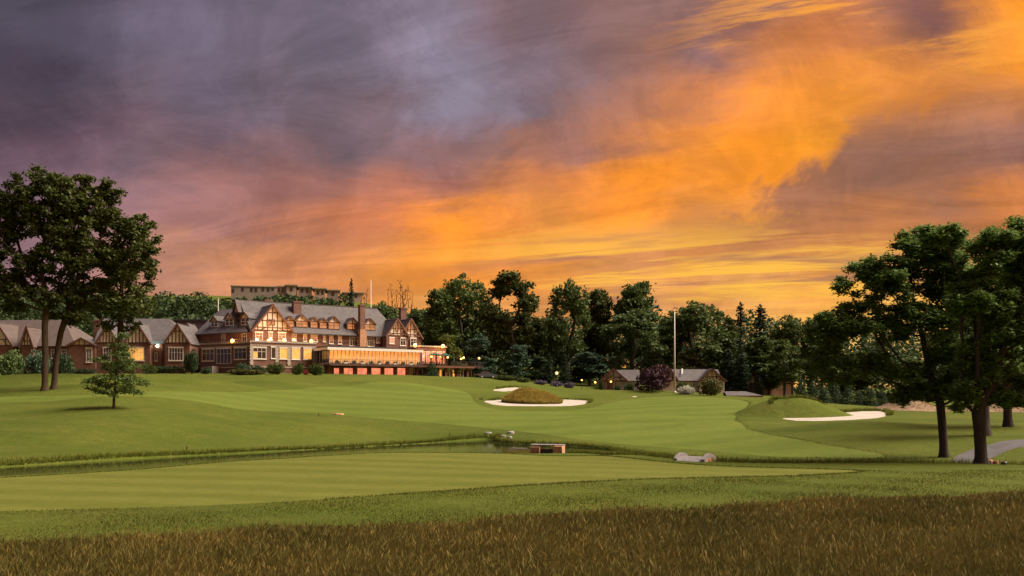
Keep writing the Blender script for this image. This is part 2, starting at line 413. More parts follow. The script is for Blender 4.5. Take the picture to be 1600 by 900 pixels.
M_BULBW = Mat('cool_lamp_bulb'); M_BULBW.emit((1.0, .80, .50), 4.0); M_BULBW = M_BULBW.m

# ------------------------------------------------------------------ terrain
WZ = -5.0
_cp = []
def C(px, *rows):
    for py, Y in rows: _cp.append(((px-800)/FPX*Y, Y, -(py-HZ)/FPX*Y))
C(0, (690, 70), (660, 80), (636, 90), (618, 102), (606, 114), (592, 150), (587, 180))
C(200, (700, 70), (670, 78), (640, 86), (622, 98), (602, 112), (591, 145), (584, 180))
C(400, (698, 76), (670, 88), (645, 100), (625, 115), (608, 130), (591, 155), (583, 178))
C(600, (690, 86), (670, 96), (650, 108), (630, 125), (611, 142), (598, 158), (588, 174))
C(755, (672, 97), (650, 112), (636, 126), (621, 142), (606, 160), (592, 182))
C(900, (675, 92), (655, 108), (640, 122), (626, 143), (613, 165), (607, 185))
C(1050, (698, 77), (680, 86), (655, 102), (635, 122), (621, 148), (616, 165), (611, 185))
C(1200, (710, 68), (690, 74), (668, 88), (657, 97), (640, 115), (622, 150), (619, 180))
C(1350, (700, 66), (670, 80), (656, 94), (640, 120), (634, 150), (630, 180))
C(1500, (700, 63), (680, 72), (660, 85), (648, 108), (640, 150), (634, 185))
C(1600, (700, 60), (680, 70), (662, 85), (650, 108), (642, 150))
for X, Y, Z in [(-12, 4, -2.5), (12, 4, -2.5), (0, 12, -2.95), (-12, 14, -3.05), (14, 14, -3.0), (-12, 21, -3.45), (2, 22, -3.3), (16, 24, -3.2), (-16, 27, -3.62), (0, 30, -3.62), (20, 30, -3.6),
                (-16, 34, -4.05), (0, 38, -3.88), (20, 40, -3.9), (-28, 45, -4.55), (-24, 52, -4.6), (-12, 50, -4.3), (-12, 63, -4.52), (-1, 60, -4.4), (0, 66, -4.62), (3.2, 66.5, -4.85), (3.2, 61, -4.55), (12, 54, -4.46), (16, 53.2, -4.42), (7.5, 62, -4.46), (22, 52.6, -4.36), (22, 49, -4.22), (28, 44, -4.1), (32, 52, -4.4), (40, 46, -4.2), (-40, 30, -4.2), (45, 30, -3.8), (36, 58, -4.5),
                (-37, 62, -4.5), (-55, 60, -4.4), (-60, 90, -1.5), (-90, 130, 1.8), (-110, 180, 4.5), (70, 70, -3.2), (90, 120, -2.2), (120, 180, -2),
                (-110, 240, 10), (-60, 235, 7), (-20, 235, 5), (40, 230, 2), (110, 240, -1), (-130, 320, 30), (-70, 300, 22), (-30, 320, 18), (20, 330, 10), (100, 330, 1), (-110, 390, 43), (-60, 390, 40), (-20, 400, 28), (60, 410, 10), (130, 410, 3),
                (0, -20, -2.2), (-40, -10, -3), (40, -10, -2.6)]:
    _cp.append((X, Y, Z))
CP = np.array(_cp)
def _tps():
    P = CP[:, :2]/100.0; n = len(P)
    d2 = ((P[:, None]-P[None])**2).sum(-1); K = np.where(d2 > 0, .5*d2*np.log(d2+1e-12), 0) + np.eye(n)*2e-4
    A = np.zeros((n+3, n+3)); A[:n, :n] = K; A[:n, n] = 1; A[:n, n+1:] = P; A[n, :n] = 1; A[n+1:, :n] = P.T
    return np.linalg.solve(A, np.concatenate([CP[:, 2], [0, 0, 0]]))
_W = _tps()
def h_tps(x, y):
    x = np.clip(x, -150, 150)/100.0; y = np.clip(y, -30, 425)/100.0
    out = _W[-3] + _W[-2]*x + _W[-1]*y
    for i in range(len(CP)):
        d2 = (x-CP[i, 0]/100)**2 + (y-CP[i, 1]/100)**2
        out = out + _W[i]*.5*d2*np.log(d2+1e-12)
    return out
def sdf(poly, x, y):
    """signed distance to a polygon, positive inside"""
    p = np.asarray(poly, float); best = np.full(np.shape(x), 1e9); ins = np.zeros(np.shape(x), bool)
    for i in range(len(p)):
        a, b = p[i], p[(i+1) % len(p)]; e = b-a
        t = np.clip(((x-a[0])*e[0]+(y-a[1])*e[1])/(e@e+1e-12), 0, 1)
        best = np.minimum(best, (x-a[0]-t*e[0])**2+(y-a[1]-t*e[1])**2)
        c = (a[1] > y) != (b[1] > y)
        with np.errstate(divide='ignore', invalid='ignore'):
            xi = a[0]+(y-a[1])/(b[1]-a[1]+1e-15)*e[0]
        ins ^= c & (x < xi)
    return np.where(ins, 1, -1)*np.sqrt(best)
def smooth_poly(p, it=2):
    for _ in range(it):
        q = []
        for i in range(len(p)):
            a, b = np.array(p[i]), np.array(p[(i+1) % len(p)]); q += [tuple(.75*a+.25*b), tuple(.25*a+.75*b)]
        p = q
    return p
POND = smooth_poly([(-62, 36), (-40, 52), (-34.5, 57.5), (-29.3, 65), (-21.6, 72), (-14.8, 79), (-8.5, 85.5), (-5.2, 90), (-2.6, 93), (-1.4, 91), (-2.2, 87), (0, 84.5), (3.5, 82.5), (7.5, 79), (10, 71), (11.6, 62.5), (15.5, 58.8), (22, 57), (30, 56.2), (38, 55.3),
                    (38, 54.3), (30, 54.8), (22, 55.4), (14.6, 56.6), (10.4, 60.6), (8.6, 66), (6, 70.6), (2.6, 70), (-2, 69.5), (-8, 68), (-12.5, 65.8), (-18, 61.5), (-24.5, 52.5), (-31, 45.5), (-50, 26), (-70, 26)])
def sstep(v, a, b):
    t = np.clip((v-a)/(b-a), 0, 1); return t*t*(3-2*t)
def h_base(x, y):
    z = h_tps(x, y)
    near = (y > 15) & (y < 110) & (np.abs(x) < 75)
    if near.any():
        d = np.where(near, 0.0, -1e4); d[near] = sdf(POND, x[near], y[near])
        o = np.maximum(-d, 0)
        cap = WZ + np.where(o < .55, o*.9, .495+(o-.55)*.16) + np.maximum(o-12, 0)
        z = np.where(d > 0, np.minimum(z, WZ-.1-np.minimum(d, 2)*.3), np.minimum(z, cap))
        z = np.where((d <= 0) & (o > .25), np.maximum(z, WZ+.15), z)
    # small natural unevenness
    z = z + .05*np.sin(x*.31+y*.17)*np.sin(y*.23-.7)*sstep(y, 20, 60) + .16*np.sin(x*.09+1)*np.sin(y*.075+x*.03)*sstep(y, 60, 100)*(1-sstep(y, 190, 230))
    return z
def hit(px, py, fn=None, y0=11.0, y1=320.0):
    fn = fn or h_base
    Y = np.concatenate([np.linspace(y0, 100, 900), np.linspace(100.1, y1, 1100)])
    u, v = (px-800)/FPX, (HZ-py)/FPX
    dz = fn(u*Y, Y)-v*Y
    k = np.argmax(dz > 0) if (dz > 0).any() else len(Y)-1
    return float(u*Y[k]), float(Y[k])
def hitp(pts, fn=None): return [hit(a, b, fn) for a, b in pts]
BUMPS = []     # (cx, cy, rx, ry, rot, height, power)
def bump_at(px, Y, rx, ry, rot, h, pw=1.5): BUMPS.append(((px-800)/FPX*Y, Y, rx, ry, R(rot), h, pw))
bump_at(1236, 106, 8.0, 4.8, -4, 2.15)          # grassy mound above the right-hand bunker
bump_at(822, 137, 4.3, 3.2, 0, 1.75)             # tall-grass island in the middle bunker
bump_at(856, 138.5, 2.6, 2.4, 0, .9)
bump_at(1422, 122, 5, 5, 0, 1.3)                # tan banks far right
bump_at(1550, 128, 7, 6, 0, .9)
bump_at(60, 126, 20, 7, 0, 1.2); bump_at(290, 130, 15, 6, 0, .9); bump_at(430, 140, 9, 6, 20, .7); bump_at(620, 150, 12, 6, 0, .8); bump_at(180, 150, 14, 7, 0, .7); bump_at(80, 74, 16, 6, 30, .4); bump_at(520, 92, 12, 4, 20, .7); bump_at(960, 104, 10, 5, 0, .6); bump_at(1120, 92, 9, 4, 0, .5); bump_at(250, 96, 12, 5, 15, .6); bump_at(1330, 84, 9, 6, 0, .5); bump_at(1000, 172, 14, 5, 0, .5)
def H(x, y):
    x = np.asarray(x, float); y = np.asarray(y, float)
    z = h_base(x, y)
    for cx, cy, rx, ry, ro, h, pw in BUMPS:
        dx, dy = x-cx, y-cy; a = (dx*math.cos(ro)+dy*math.sin(ro))/rx; b = (-dx*math.sin(ro)+dy*math.cos(ro))/ry
        r2 = a*a+b*b; z = z + h*np.maximum(1-r2, 0)**pw
    return z
def hz(x, y): return float(H(np.array([x]), np.array([y]))[0])

# ---- zones
Z_FAR = smooth_poly(hitp([(-30, 620), (150, 620), (330, 612), (500, 604), (640, 602), (735, 611), (738, 628), (770, 640), (830, 643), (925, 639), (945, 630), (985, 623), (1080, 619), (1165, 625), (1172, 632), (1146, 652), (1150, 665), (1200, 680), (1300, 697), (1400, 713), (1340, 717), (1150, 708), (1020, 698), (900, 686), (820, 674), (700, 662), (560, 651), (450, 642), (250, 632), (-30, 631)]))
Z_NEAR = smooth_poly([(-34, 22), (-18, 25), (-8.7, 28.5), (-4, 32), (0, 35), (4.5, 37.4), (9.5, 39.5), (14, 41.2), (17.5, 43.2), (18.5, 45.2), (17.5, 47.4), (13, 50.5), (11, 53.2), (8.4, 57.5), (6, 62), (3.2, 66), (-1, 66.5), (-8, 65.2), (-12, 63), (-17.2, 59.4), (-24, 50), (-30.5, 42.8), (-40, 33)])
def ragged(p, amp, seed):
    r = np.random.default_rng(seed); P = np.array(p); out = []
    for i in range(len(P)):
        a, c = P[i], P[(i+1) % len(P)]; L_ = np.linalg.norm(c-a); n = max(1, int(L_/.45)); nn = np.array([c[1]-a[1], a[0]-c[0]])/(L_+1e-9)
        for k in range(n): out.append(tuple(a+(c-a)*k/n+nn*r.normal(0, amp)))
    return out
SANDS = [ragged(smooth_poly(hitp(q), 1), .13, 40+len(q)) for q in (
    [(747, 624), (760, 626), (790, 623), (840, 621), (885, 624), (924, 625), (922, 630), (906, 633), (886, 634.6), (850, 634.8), (800, 634.6), (766, 632.4)],
    [(763, 609), (780, 607), (790, 605), (812, 605), (828, 608), (808, 611), (782, 612)],
    [(984, 619.4), (990, 618.4), (998, 618.4), (998, 620.2), (988, 620.6)],
    [(1200, 648), (1222, 649), (1250, 648), (1300, 646), (1318, 644), (1345, 642), (1380, 642), (1394, 646), (1386, 652.5), (1340, 655.5), (1290, 658), (1232, 657)])]
PATH = smooth_poly(hitp([(1483, 717), (1512, 704), (1545, 696), (1572, 688), (1625, 686), (1680, 684), (1680, 692), (1625, 697), (1575, 703), (1548, 716), (1536, 724), (1500, 724)]))
DIPS = [(Z_FAR, .10), (Z_NEAR, .08), (PATH, .08)] + [(s, .16) for s in SANDS]

def build_ground():
    def ext(a, step, lim, k=1.35):
        out = []; v = a
        while abs(v) < lim: step *= k; v += step; out.append(v)
        return out
    xs = np.arange(-100, 100.01, .5); xs = np.concatenate([np.array(ext(-100, -.5, 2600))[::-1], xs, ext(100, .5, 2600)])
    ys = np.concatenate([np.array(ext(10, -.6, 120))[::-1], np.arange(10, 100, .32), np.arange(100, 200, .6), np.arange(200, 430, 3.0), ext(430, 3.0, 3500)])
    X, Y = np.meshgrid(xs, ys); x, y = X.ravel(), Y.ravel()
    z = H(x, y)
    reg = (np.abs(x) < 110) & (y > 15) & (y < 200)
    for poly, dp in DIPS:
        p = np.array(poly); r = reg & (x > p[:, 0].min()-1) & (x < p[:, 0].max()+1) & (y > p[:, 1].min()-1) & (y < p[:, 1].max()+1)
        d = sdf(poly, x[r], y[r]); z[r] -= dp*sstep(d, .15, .9)
    nx, ny = len(xs), len(ys)
    i = np.arange(nx*ny).reshape(ny, nx)
    f = np.stack([i[:-1, :-1].ravel(), i[:-1, 1:].ravel(), i[1:, 1:].ravel(), i[1:, :-1].ravel()], 1)
    o = link('ground', np_mesh('ground', np.stack([x, y, z], 1), f), G_ROUGH, smooth=True)
    tag(o, kind='structure', label='rolling rough grass of the golf course')
build_ground()
def sheet(name, poly, mat, lift, step, label=None, fn=H):
    p = [Vector(q) for q in poly]
    # densify the outline
    out = []
    for i in range(len(p)):
        a, b = p[i], p[(i+1) % len(p)]; n = max(1, int((b-a).length/step))
        out += [a.lerp(b, k/n) for k in range(n)]
    P = np.array([(q.x, q.y) for q in out]); x0, y0 = P.min(0); x1, y1 = P.max(0)
    gx, gy = np.meshgrid(np.arange(x0, x1, step), np.arange(y0, y1, step)); gx, gy = gx.ravel(), gy.ravel()
    k = sdf(poly, gx, gy) > step*.45; pts = [Vector(q) for q in out] + [Vector((a, b)) for a, b in zip(gx[k], gy[k])]
    n = len(out); r = mgeo.delaunay_2d_cdt(pts, [], [list(range(n))], 1, 1e-4)
    v = np.array([(q.x, q.y) for q in r[0]]); z = fn(v[:, 0], v[:, 1])+lift
    f = np.array([t for t in r[2] if len(t) == 3])
    o = link(name, np_mesh(name, np.column_stack([v, z]), f), mat, smooth=True)
    return tag(o, kind='structure', label=label)
sheet('fairway', Z_FAR, G_FAIR, .0, 1.0, 'wide mown fairway and green rising beyond the creek')
sheet('near_fairway', Z_NEAR, G_NEAR, .0, .6, 'striped mown fairway on the near side of the creek')
sheet('cart_path', PATH, M_PATH, .012, .5, 'grey asphalt cart path behind the right-hand trees')
for q, lb in zip(SANDS, ('white sand bunker round the tall grass island', 'small white sand bunker above the tall grass island', 'tiny white sand bunker below the cottages', 'long white sand bunker under the grassy mound on the right')):
    sheet('bunker_sand', q, M_SAND, -.04, .4, lb, fn=lambda x, y: h_base(x, y))
wp = [(-80, 20), (-45, 22), (-24, 45), (-10, 60), (8, 66), (20, 54), (42, 50), (42, 58), (30, 62), (16, 74), (6, 88), (-2, 98), (-10, 94), (-30, 74), (-50, 56), (-80, 40)]
def flat(name, poly, z, mat, label):
    mb = MB(); mb.poly([(a, b, z) for a, b in poly]); o = mb.build(name, mat); return tag(o, kind='structure', label=label)
flat('creek_water', wp, WZ, M_WATER, 'still dark water of the winding creek')

# ------------------------------------------------------------------ buildings
class Frame:
    """a building's own axes: s along the front, t away from it, z up from its ground"""
    def __init__(s, name, px, Y, th, z0):
        s.o = ((px-800)/FPX*Y, Y); s.th = R(th); s.c, s.n = math.cos(s.th), math.sin(s.th); s.z0 = z0
        s.root = empty(name, (s.o[0], s.o[1], z0), s.th)
    def s_at(s, px, t):
        u = (px-800)/FPX; return (u*(s.o[1]+t*s.c)-s.o[0]+t*s.n)/(s.c-u*s.n)
    def P(s, px, py, t):
        a = s.s_at(px, t); Y = s.o[1]+a*s.n+t*s.c; return a, (HZ-py)/FPX*Y-s.z0
    def world(s, a, t, z=0.0): return (s.o[0]+a*s.c-t*s.n, s.o[1]+a*s.n+t*s.c, s.z0+z)
    def rect(s, p0, p1, q0, q1, t):
        a0, z1 = s.P(p0, q0, t); a1, z0 = s.P(p1, q1, t); _, z1b = s.P(p1, q0, t); _, z0b = s.P(p0, q1, t)
        return a0, a1, (z0+z0b)/2, (z1+z1b)/2

def window(root, a0, a1, z0, z1, t, cols=2, rows=2, glass=None, frame=None, sill=True, name='window', lintel=False):
    """frame with bars standing proud of the wall, the glass a child of it"""
    frame = frame or M_WHITE; glass = glass or M_GLASS
    fw = min(.11, (a1-a0)*.14); mb = MB()
    mb.box(a0, a0+fw, t-.10, t+.05, z0, z1).box(a1-fw, a1, t-.10, t+.05, z0, z1)
    mb.box(a0+fw, a1-fw, t-.10, t+.05, z1-fw, z1).box(a0+fw, a1-fw, t-.10, t+.05, z0, z0+fw)
    w = a1-a0-2*fw; h = z1-z0-2*fw; b = min(.065, fw*.7)
    for i in range(1, cols): x = a0+fw+w*i/cols; mb.box(x-b/2, x+b/2, t-.08, t+.04, z0+fw, z1-fw)
    for j in range(1, rows):
        z = z0+fw+h*(.66 if rows == 2 else j/rows)
        for i in range(cols):
            xa = a0+fw+w*i/cols+(b/2 if i else 0); xb = a0+fw+w*(i+1)/cols-(b/2 if i < cols-1 else 0)
            mb.box(xa, xb, t-.075, t+.035, z-b/2, z+b/2)
    if sill: mb.box(a0-.12, a1+.12, t-.18, t+.03, z0-.14, z0-.002)
    if lintel: mb.box(a0-.12, a1+.12, t-.13, t+.03, z1+.002, z1+.22)
    o = mb.build(name, frame, root)
    g = MB().box(a0+fw*.8, a1-fw*.8, t-.035, t+.02, z0+fw*.8, z1-fw*.8).build('pane', glass, o)
    return o

def gable_timbers(mb, sc, hw, z0, za, t, nv=5, rails=(.33,), brace=True, w=.17):
    """posts, rails and braces of a half-timbered gable triangle, 6 cm proud of it"""
    top = lambda s: z0+(za-z0)*(1-abs(s-sc)/hw)
    y0, y1 = t-.07, t-.003
    mb.box(sc-hw*.98, sc+hw*.98, y0, y1, z0, z0+w*1.2)
    zr = [z0+(za-z0)*r for r in rails]
    for z in zr:
        h = hw*(1-(z-z0)/(za-z0)); mb.box(sc-h, sc+h, y0+.004, y1-.002, z-w/2, z+w/2)
    for i in range(nv):
        s = sc-hw+2*hw*(i+1)/(nv+1); z1 = top(s)-.05
        if z1 > z0+w*1.5: mb.box(s-w/2, s+w/2, y0+.01, y1-.001, z0+w*1.2, z1)
    if brace and zr:
        for sg in (-1, 1):
            a = Vector((sc+sg*hw*.62, (y0+y1)/2, z0+w)); b = Vector((sc+sg*hw*.30, (y0+y1)/2, zr[0]))
            mb.bar(a, b, .05, w*.8, up=(1, 0, 0))
def gable_block(root, sc, hw, zw, ze, za, t0, L, wall=None, over=.45, nv=5, rails=(.33,), brace=True, roofm=None, tri=None, th=.22, name='gable'):
    """a projecting gabled bay: brick below, half-timbered triangle, two roof slopes, bargeboards"""
    k = (za-ze)/hw; roofm = roofm or M_SLATE
    mb = MB()
    if zw < ze: mb.box(sc-hw, sc+hw, t0, t0+L, zw, ze-.01)
    if mb.v: mb.build(name+'_wall', wall or M_BRICK, root)
    g = MB().prism([(sc-hw, t0-.02, ze), (sc+hw, t0-.02, ze), (sc, t0-.02, za)], (0, L, 0)).build(name+'_panel', tri or M_STUCCO, root)
    tm = MB(); gable_timbers(tm, sc, hw, ze, za, t0-.02, nv, rails, brace); tm.build('timber_frame', M_TIMBER, g)
    ov = .35; zt = th*math.sqrt(1+k*k)
    rf = MB()
    for sg in (-1, 1):
        e = (sc+sg*(hw+ov), ze-k*ov+zt); a = (sc, za+zt)
        pts = [(a[0], t0-over, a[1]), (a[0], t0+L, a[1]), (e[0], t0+L, e[1]), (e[0], t0-over, e[1])]
        if sg < 0: pts = pts[::-1]
        n = mgeo.normal([Vector(p) for p in pts])
        rf.slab(pts if n.z > 0 else pts[::-1], th-.01)
    rf.build(name+'_roof', roofm, root)
    bb = MB()
    for sg in (-1, 1):
        e = Vector((sc+sg*(hw+ov), t0-over-.05, ze-k*ov+zt-.20)); a = Vector((sc, t0-over-.05, za+zt-.20))
        bb.bar(e, a, .09, .36, up=(0, 0, 1))
    bb.build('bargeboard', M_BARGE, g)
    return g
def dormer(root, F, px, pyt, pyb, w, plane, dbl, glass, roofm=None, L=None):
    """small gabled dormer standing on a roof slope; plane(t) gives the slope's height"""
    t = 0.0
    for _ in range(30):
        a, zb = F.P(px, pyb, t); t = max(-.3, min(5.5, t+(zb-plane(t))*.7))
    a, zb = F.P(px, pyb, t); _, zt = F.P(px, pyt, t)
    hw = w/2; hg = hw*.95; ze = zt-hg; L = L or (zt-zb)/.85+.6
    body = MB().box(a-hw, a+hw, t, t+L, zb-.5, ze).build('dormer', M_SLATE, root)
    MB().prism([(a-hw, t-.02, ze+.002), (a+hw, t-.02, ze+.002), (a, t-.02, zt)], (0, L, 0)).build('gable_panel', M_STUCCO, body)
    r = MB(); th = .12; k = hg/hw; zq = th*math.sqrt(1+k*k); ov = .22
    for sg in (-1, 1):
        e = (a+sg*(hw+ov), ze-k*ov+zq); c = (a, zt+zq)
        pts = [(c[0], t-.35, c[1]), (c[0], t+L+.8, c[1]), (e[0], t+L+.8, e[1]), (e[0], t-.35, e[1])]
        n = mgeo.normal([Vector(p) for p in pts]); r.slab(pts if n.z > 0 else pts[::-1], th-.005)
    r.build('dormer_roof', roofm or M_SLATE, body)
    tb = MB()
    for sg in (-1, 1): tb.bar((a+sg*(hw+ov), t-.38, ze-k*ov+zq-.1), (a, t-.38, zt+zq-.1), .07, .22)
    tb.box(a-.06, a+.06, t-.09, t-.022, ze+.06, zt-.1); tb.box(a-hw, a+hw, t-.09, t-.022, ze-.08, ze+.08)
    tb.build('bargeboard', M_BARGE, body)
    f = MB(); m = .16; x0, x1, y0, y1 = a-hw+m, a+hw-m, zb+.18, ze-.12
    f.box(x0-.08, x0, t-.08, t-.002, y0, y1).box(x1, x1+.08, t-.08, t-.002, y0, y1).box(x0-.08, x1+.08, t-.08, t-.002, y1, y1+.08-.001).box(x0-.12, x1+.12, t-.12, t-.002, y0-.1, y0)
    if dbl: f.box(a-.06, a+.06, t-.08, t-.002, y0, y1)
    f.box(x0, x1, t-.07, t-.003, (y0+y1)/2+.05, (y0+y1)/2+.12)
    f.build('window_frame', M_BARGE if glass is not M_GLASS else M_WHITE, body)
    MB().box(x0, x1, t-.03, t-.001, y0, y1).build('pane', glass, body)
    return body
def chimney(root, F, p0, p1, q0, q1, t, d, mat=None):
    a0, a1, z0, z1 = F.rect(p0, p1, q0, q1, t)
    mb = MB(); mb.box(a0, a1, t, t+d, z0-2.5, z1-.35); mb.box(a0-.12, a1+.12, t-.12, t+d+.12, z1-.348, z1-.1); mb.box(a0-.05, a1+.05, t-.05, t+d+.05, z1-.098, z1)
    c = mb.build('chimney', mat or M_CHIM, root)
    pt = MB(); n = 1
    for i in range(n):
        x = a0+(a1-a0)*(i+.5)/n; pt.tube([(x, t+d/2, z1-.02), (x, t+d/2, z1+.35)], [.17, .14], 8)
    pt.build('chimney_pot', M_CHIM, c)
    return c
def globe_lamp(F, px, py, t, zfoot, label, group, power=60.0, r=.24, white=False, post=True):
    a, z = F.P(px, py, t); w = F.world(a, t, zfoot)
    lamp_at(w, z-zfoot, label, group, power, r, white, post)
def lamp_at(w, h, label, group, power=60.0, r=.24, white=False, post=True, energy=None, cat='lamp'):
    e = empty('globe_lamp', w); tag(e, label, cat, group)
    if post:
        MB().tube([(0, 0, 0), (0, 0, .25), (0, 0, .3), (0, 0, h-r*.9)], [.12, .1, .05, .045], 8).build('post', M_DARKM, e)
    else:
        MB().box(-.05, .05, -.05, .35, h-.05, h+.05).build('bracket', M_DARKM, e)
    MB().tube([(0, 0, h-r*.95), (0, 0, h-r*.8)], [.12, .14], 8).tube([(0, 0, h+r*.9), (0, 0, h+r*1.15)], [.1, .02], 8).build('fitting', M_DARKM, e)
    MB().ball((0, 0, h), r, 12, 8).build('globe', M_BULBW if white else M_BULB, e, smooth=True)
    ld = bpy.data.lights.new('lamp_light', 'POINT'); ld.energy = power; ld.color = (1, .84, .62) if white else (1, .46, .13); ld.shadow_soft_size = r*1.05
    lo = bpy.data.objects.new('lamp_light', ld); COL.objects.link(lo); lo.parent = e; lo.location = (0, 0, h+r*1.6)
    return e

# ---- main clubhouse: front B (turned 34 degrees), left front A bending back
B = Frame('clubhouse', 425, 186.4, 34, 4.3)
BR = B.root; tag(BR, 'large brick and half-timbered clubhouse with slate roof, dormers and chimneys', 'clubhouse')
sL, zE = B.P(457, 519.7, -.6)                 # eave height
kB = (20.7-B.z0-zE)/7.6; roofB = lambda t: zE+(t+.6)*kB
s0 = B.s_at(391, 0); s1 = B.s_at(606, 0); s2 = B.s_at(657, 0)
MB().box(s0, s1+6, 0, 14, -1, zE-.02).build('wall', M_BRICK, BR)
rz = roofB(7); sr0 = B.s_at(374, 7); sr1 = B.s_at(589, 7)
rf = MB(); e0, e1 = s0-.6, s1+3.5
rf.slab([(e0+.6, -.6, zE), (e1, -.6, zE), (sr1, 7, rz), (sr0, 7, rz)], .25)
rf.slab([(e1, 14.6, zE), (e0+.6, 14.6, zE), (sr0, 7, rz), (sr1, 7, rz)], .25)
rf.slab([(e1, -.6, zE), (e1, 14.6, zE), (sr1, 7, rz)], .25)
rf.slab([(e0+.6, 14.6, zE), (e0+.6, -.6, zE), (sr0, 7, rz)], .25)
rf.build('roof', M_SLATE, BR)
MB().box(sr0, sr1, 6.85, 7.15, rz-.05, rz+.12).build('ridge_cap', M_SLATEB, BR)
MB().box(e0+.6, e1, -.78, -.62, zE-.22, zE-.02).build('gutter', M_DARKM, BR)
MB().box(s0, s1, -.05, -.004, zE-1.9, zE-1.6).build('string_course', M_TIMBER, BR)
# main gable at the corner
a0, a1 = B.s_at(395, -1.2), B.s_at(456, -1.2); _, za = B.P(425, 477.5, -1.2); _, ze = B.P(425, 517, -1.2)
sc = (a0+a1)/2; hw = (a1-a0)/2
g = gable_block(BR, sc, hw, -1, ze, za, -1.2, 9.0, nv=7, rails=(.13, .40, .72), name='gable')
for p0, p1 in ((417.2, 422.6), (424, 429.6)):
    x0, x1, z0, z1 = B.rect(p0, p1, 499, 508.5, -1.25); window(BR, x0, x1, z0, z1, -1.25, 1, 2, M_GLASSR, M_BARGE, sill=False)
for p0, p1, q0, q1, c in ((398.5, 410.5, 519.5, 532.5, 2), (419.5, 425.5, 519.5, 532, 1), (434.5, 446.5, 520.2, 532.5, 2)):
    x0, x1, z0, z1 = B.rect(p0, p1, q0, q1, -1.2); window(BR, x0, x1, z0, z1, -1.2, c, 2, M_GLASSR, lintel=True)
for p0, p1, q0, q1, c in ((451, 463, 522.6, 532.5, 2), (473.5, 479.5, 523, 533.5, 1), (485.3, 496.3, 523.4, 534, 2), (504.5, 509, 524.5, 534, 1), (514.5, 520.8, 525.2, 537, 1), (528, 534, 525.2, 537.5, 1),
                          (546, 558.5, 526.5, 540.5, 3), (574, 584.5, 527.4, 541.5, 3), (588, 594, 528, 536, 2)):
    x0, x1, z0, z1 = B.rect(p0, p1, q0, q1, 0); window(BR, x0, x1, z0, z1, 0, c, 2, M_GLASSR if c < 3 else M_GLASS, lintel=c < 3)
for px, qt, qb, w, d in ((453.5, 494.5, 512, 1.9, 0), (471.7, 492, 512, 2.9, 1), (490.7, 496, 513, 1.9, 0), (490+28, 495.5, 513, 2.0, 0), (521.7, 494.8, 515, 2.8, 1), (550.8, 497, 515.5, 2.8, 1), (578, 498, 516.5, 2.8, 1)):
    if px != 518: dormer(BR, B, px, qt, qb, w, roofB, d, M_GLASSR)
dormer(BR, B, 505, 497.5, 514, 1.9, roofB, 0, M_GLASSR)
# gablet closing the left end of the main ridge, facing left
tg = 7.0; sg0 = sr0
gl = MB().prism([(sg0-.5, tg-2.1, rz-2.6), (sg0-.5, tg+2.1, rz-2.6), (sg0-.5, tg, rz-.1)], (4, 0, 0)).build('gablet', M_STUCCO, BR)
gr = MB()
for sg in (-1, 1):
    pts = [(sg0-.9, tg, rz+.14), (sg0+4, tg, rz+.14), (sg0+4, tg+sg*2.5, rz-2.85), (sg0-.9, tg+sg*2.5, rz-2.85)]
    n = mgeo.normal([Vector(p) for p in pts]); gr.slab(pts if n.z > 0 else pts[::-1], .2)
gr.build('gablet_roof', M_SLATE, gl)
gt = MB()
for y in (-1.1, 0, 1.1): gt.box(sg0-.58, sg0-.502, tg+y-.09, tg+y+.09, rz-2.6, rz-.3-abs(y)*1.15)
for sg in (-1, 1): gt.bar((sg0-.95, tg+sg*2.5, rz-2.95), (sg0-.95, tg, rz-.02), .1, .3)
gt.build('timber_frame', M_BARGE, gl)
# twin gables at the right end
for p0, p1, pa, qa, qe in ((604, 637, 621, 499.5, 525), (626, 659, 640.5, 499.5, 527)):
    t = -2.6; a0, a1 = B.s_at(p0, t), B.s_at(p1, t); _, za = B.P(pa, qa, t); _, ze = B.P(pa, qe, t)
    sc, hw = (a0+a1)/2, (a1-a0)/2
    if pa == 640.5: t += .35
    gable_block(BR, sc, hw, -1, ze, za, t, 13, nv=5, rails=(.16, .45), name='gable')
    x0, x1, z0, z1 = B.rect(pa-3.5, pa+1.8, 508, 517.5, t-.04); window(BR, x0, x1, z0, z1, t-.04, 1, 2, M_GLASSR, M_BARGE, sill=False)
for p0, p1, q0, q1, c in ((608.5, 616, 528, 537, 1), (625, 634, 528.5, 540, 2), (641, 650, 528.8, 541, 2)):
    x0, x1, z0, z1 = B.rect(p0, p1, q0, q1, -2.6); window(BR, x0, x1, z0, z1, -2.6, c, 2, M_GLASS if c > 1 else M_LITP, lintel=True)
chimney(BR, B, 414, 426, 468.5, 480, 8.5, 1.6)
chimney(BR, B, 459, 471, 470.5, 496, 4.2, 1.4)
chimney(BR, B, 626.5, 635.5, 480.5, 500, 6.0, 1.3)
# tall chimney on the front with its stone breast
x0, x1, z0, z1 = B.rect(563, 570.5, 476, 515, -1.1); MB().box(x0, x1, -1.1, .2, z0, z1-.3).box(x0-.1, x1+.1, -1.2, .3, z1-.299, z1).build('chimney', M_CHIM, BR)
x0, x1, z0, z1 = B.rect(562.5, 573, 514.5, 545, -1.35); MB().prism([(x0, -1.35, z0), (x1, -1.35, z0), (x1, -1.35, z1-.8), (x1-.5, -1.35, z1), (x0+.1, -1.35, z1)], (0, 1.36, 0)).build('chimney_breast', M_STONE, BR)
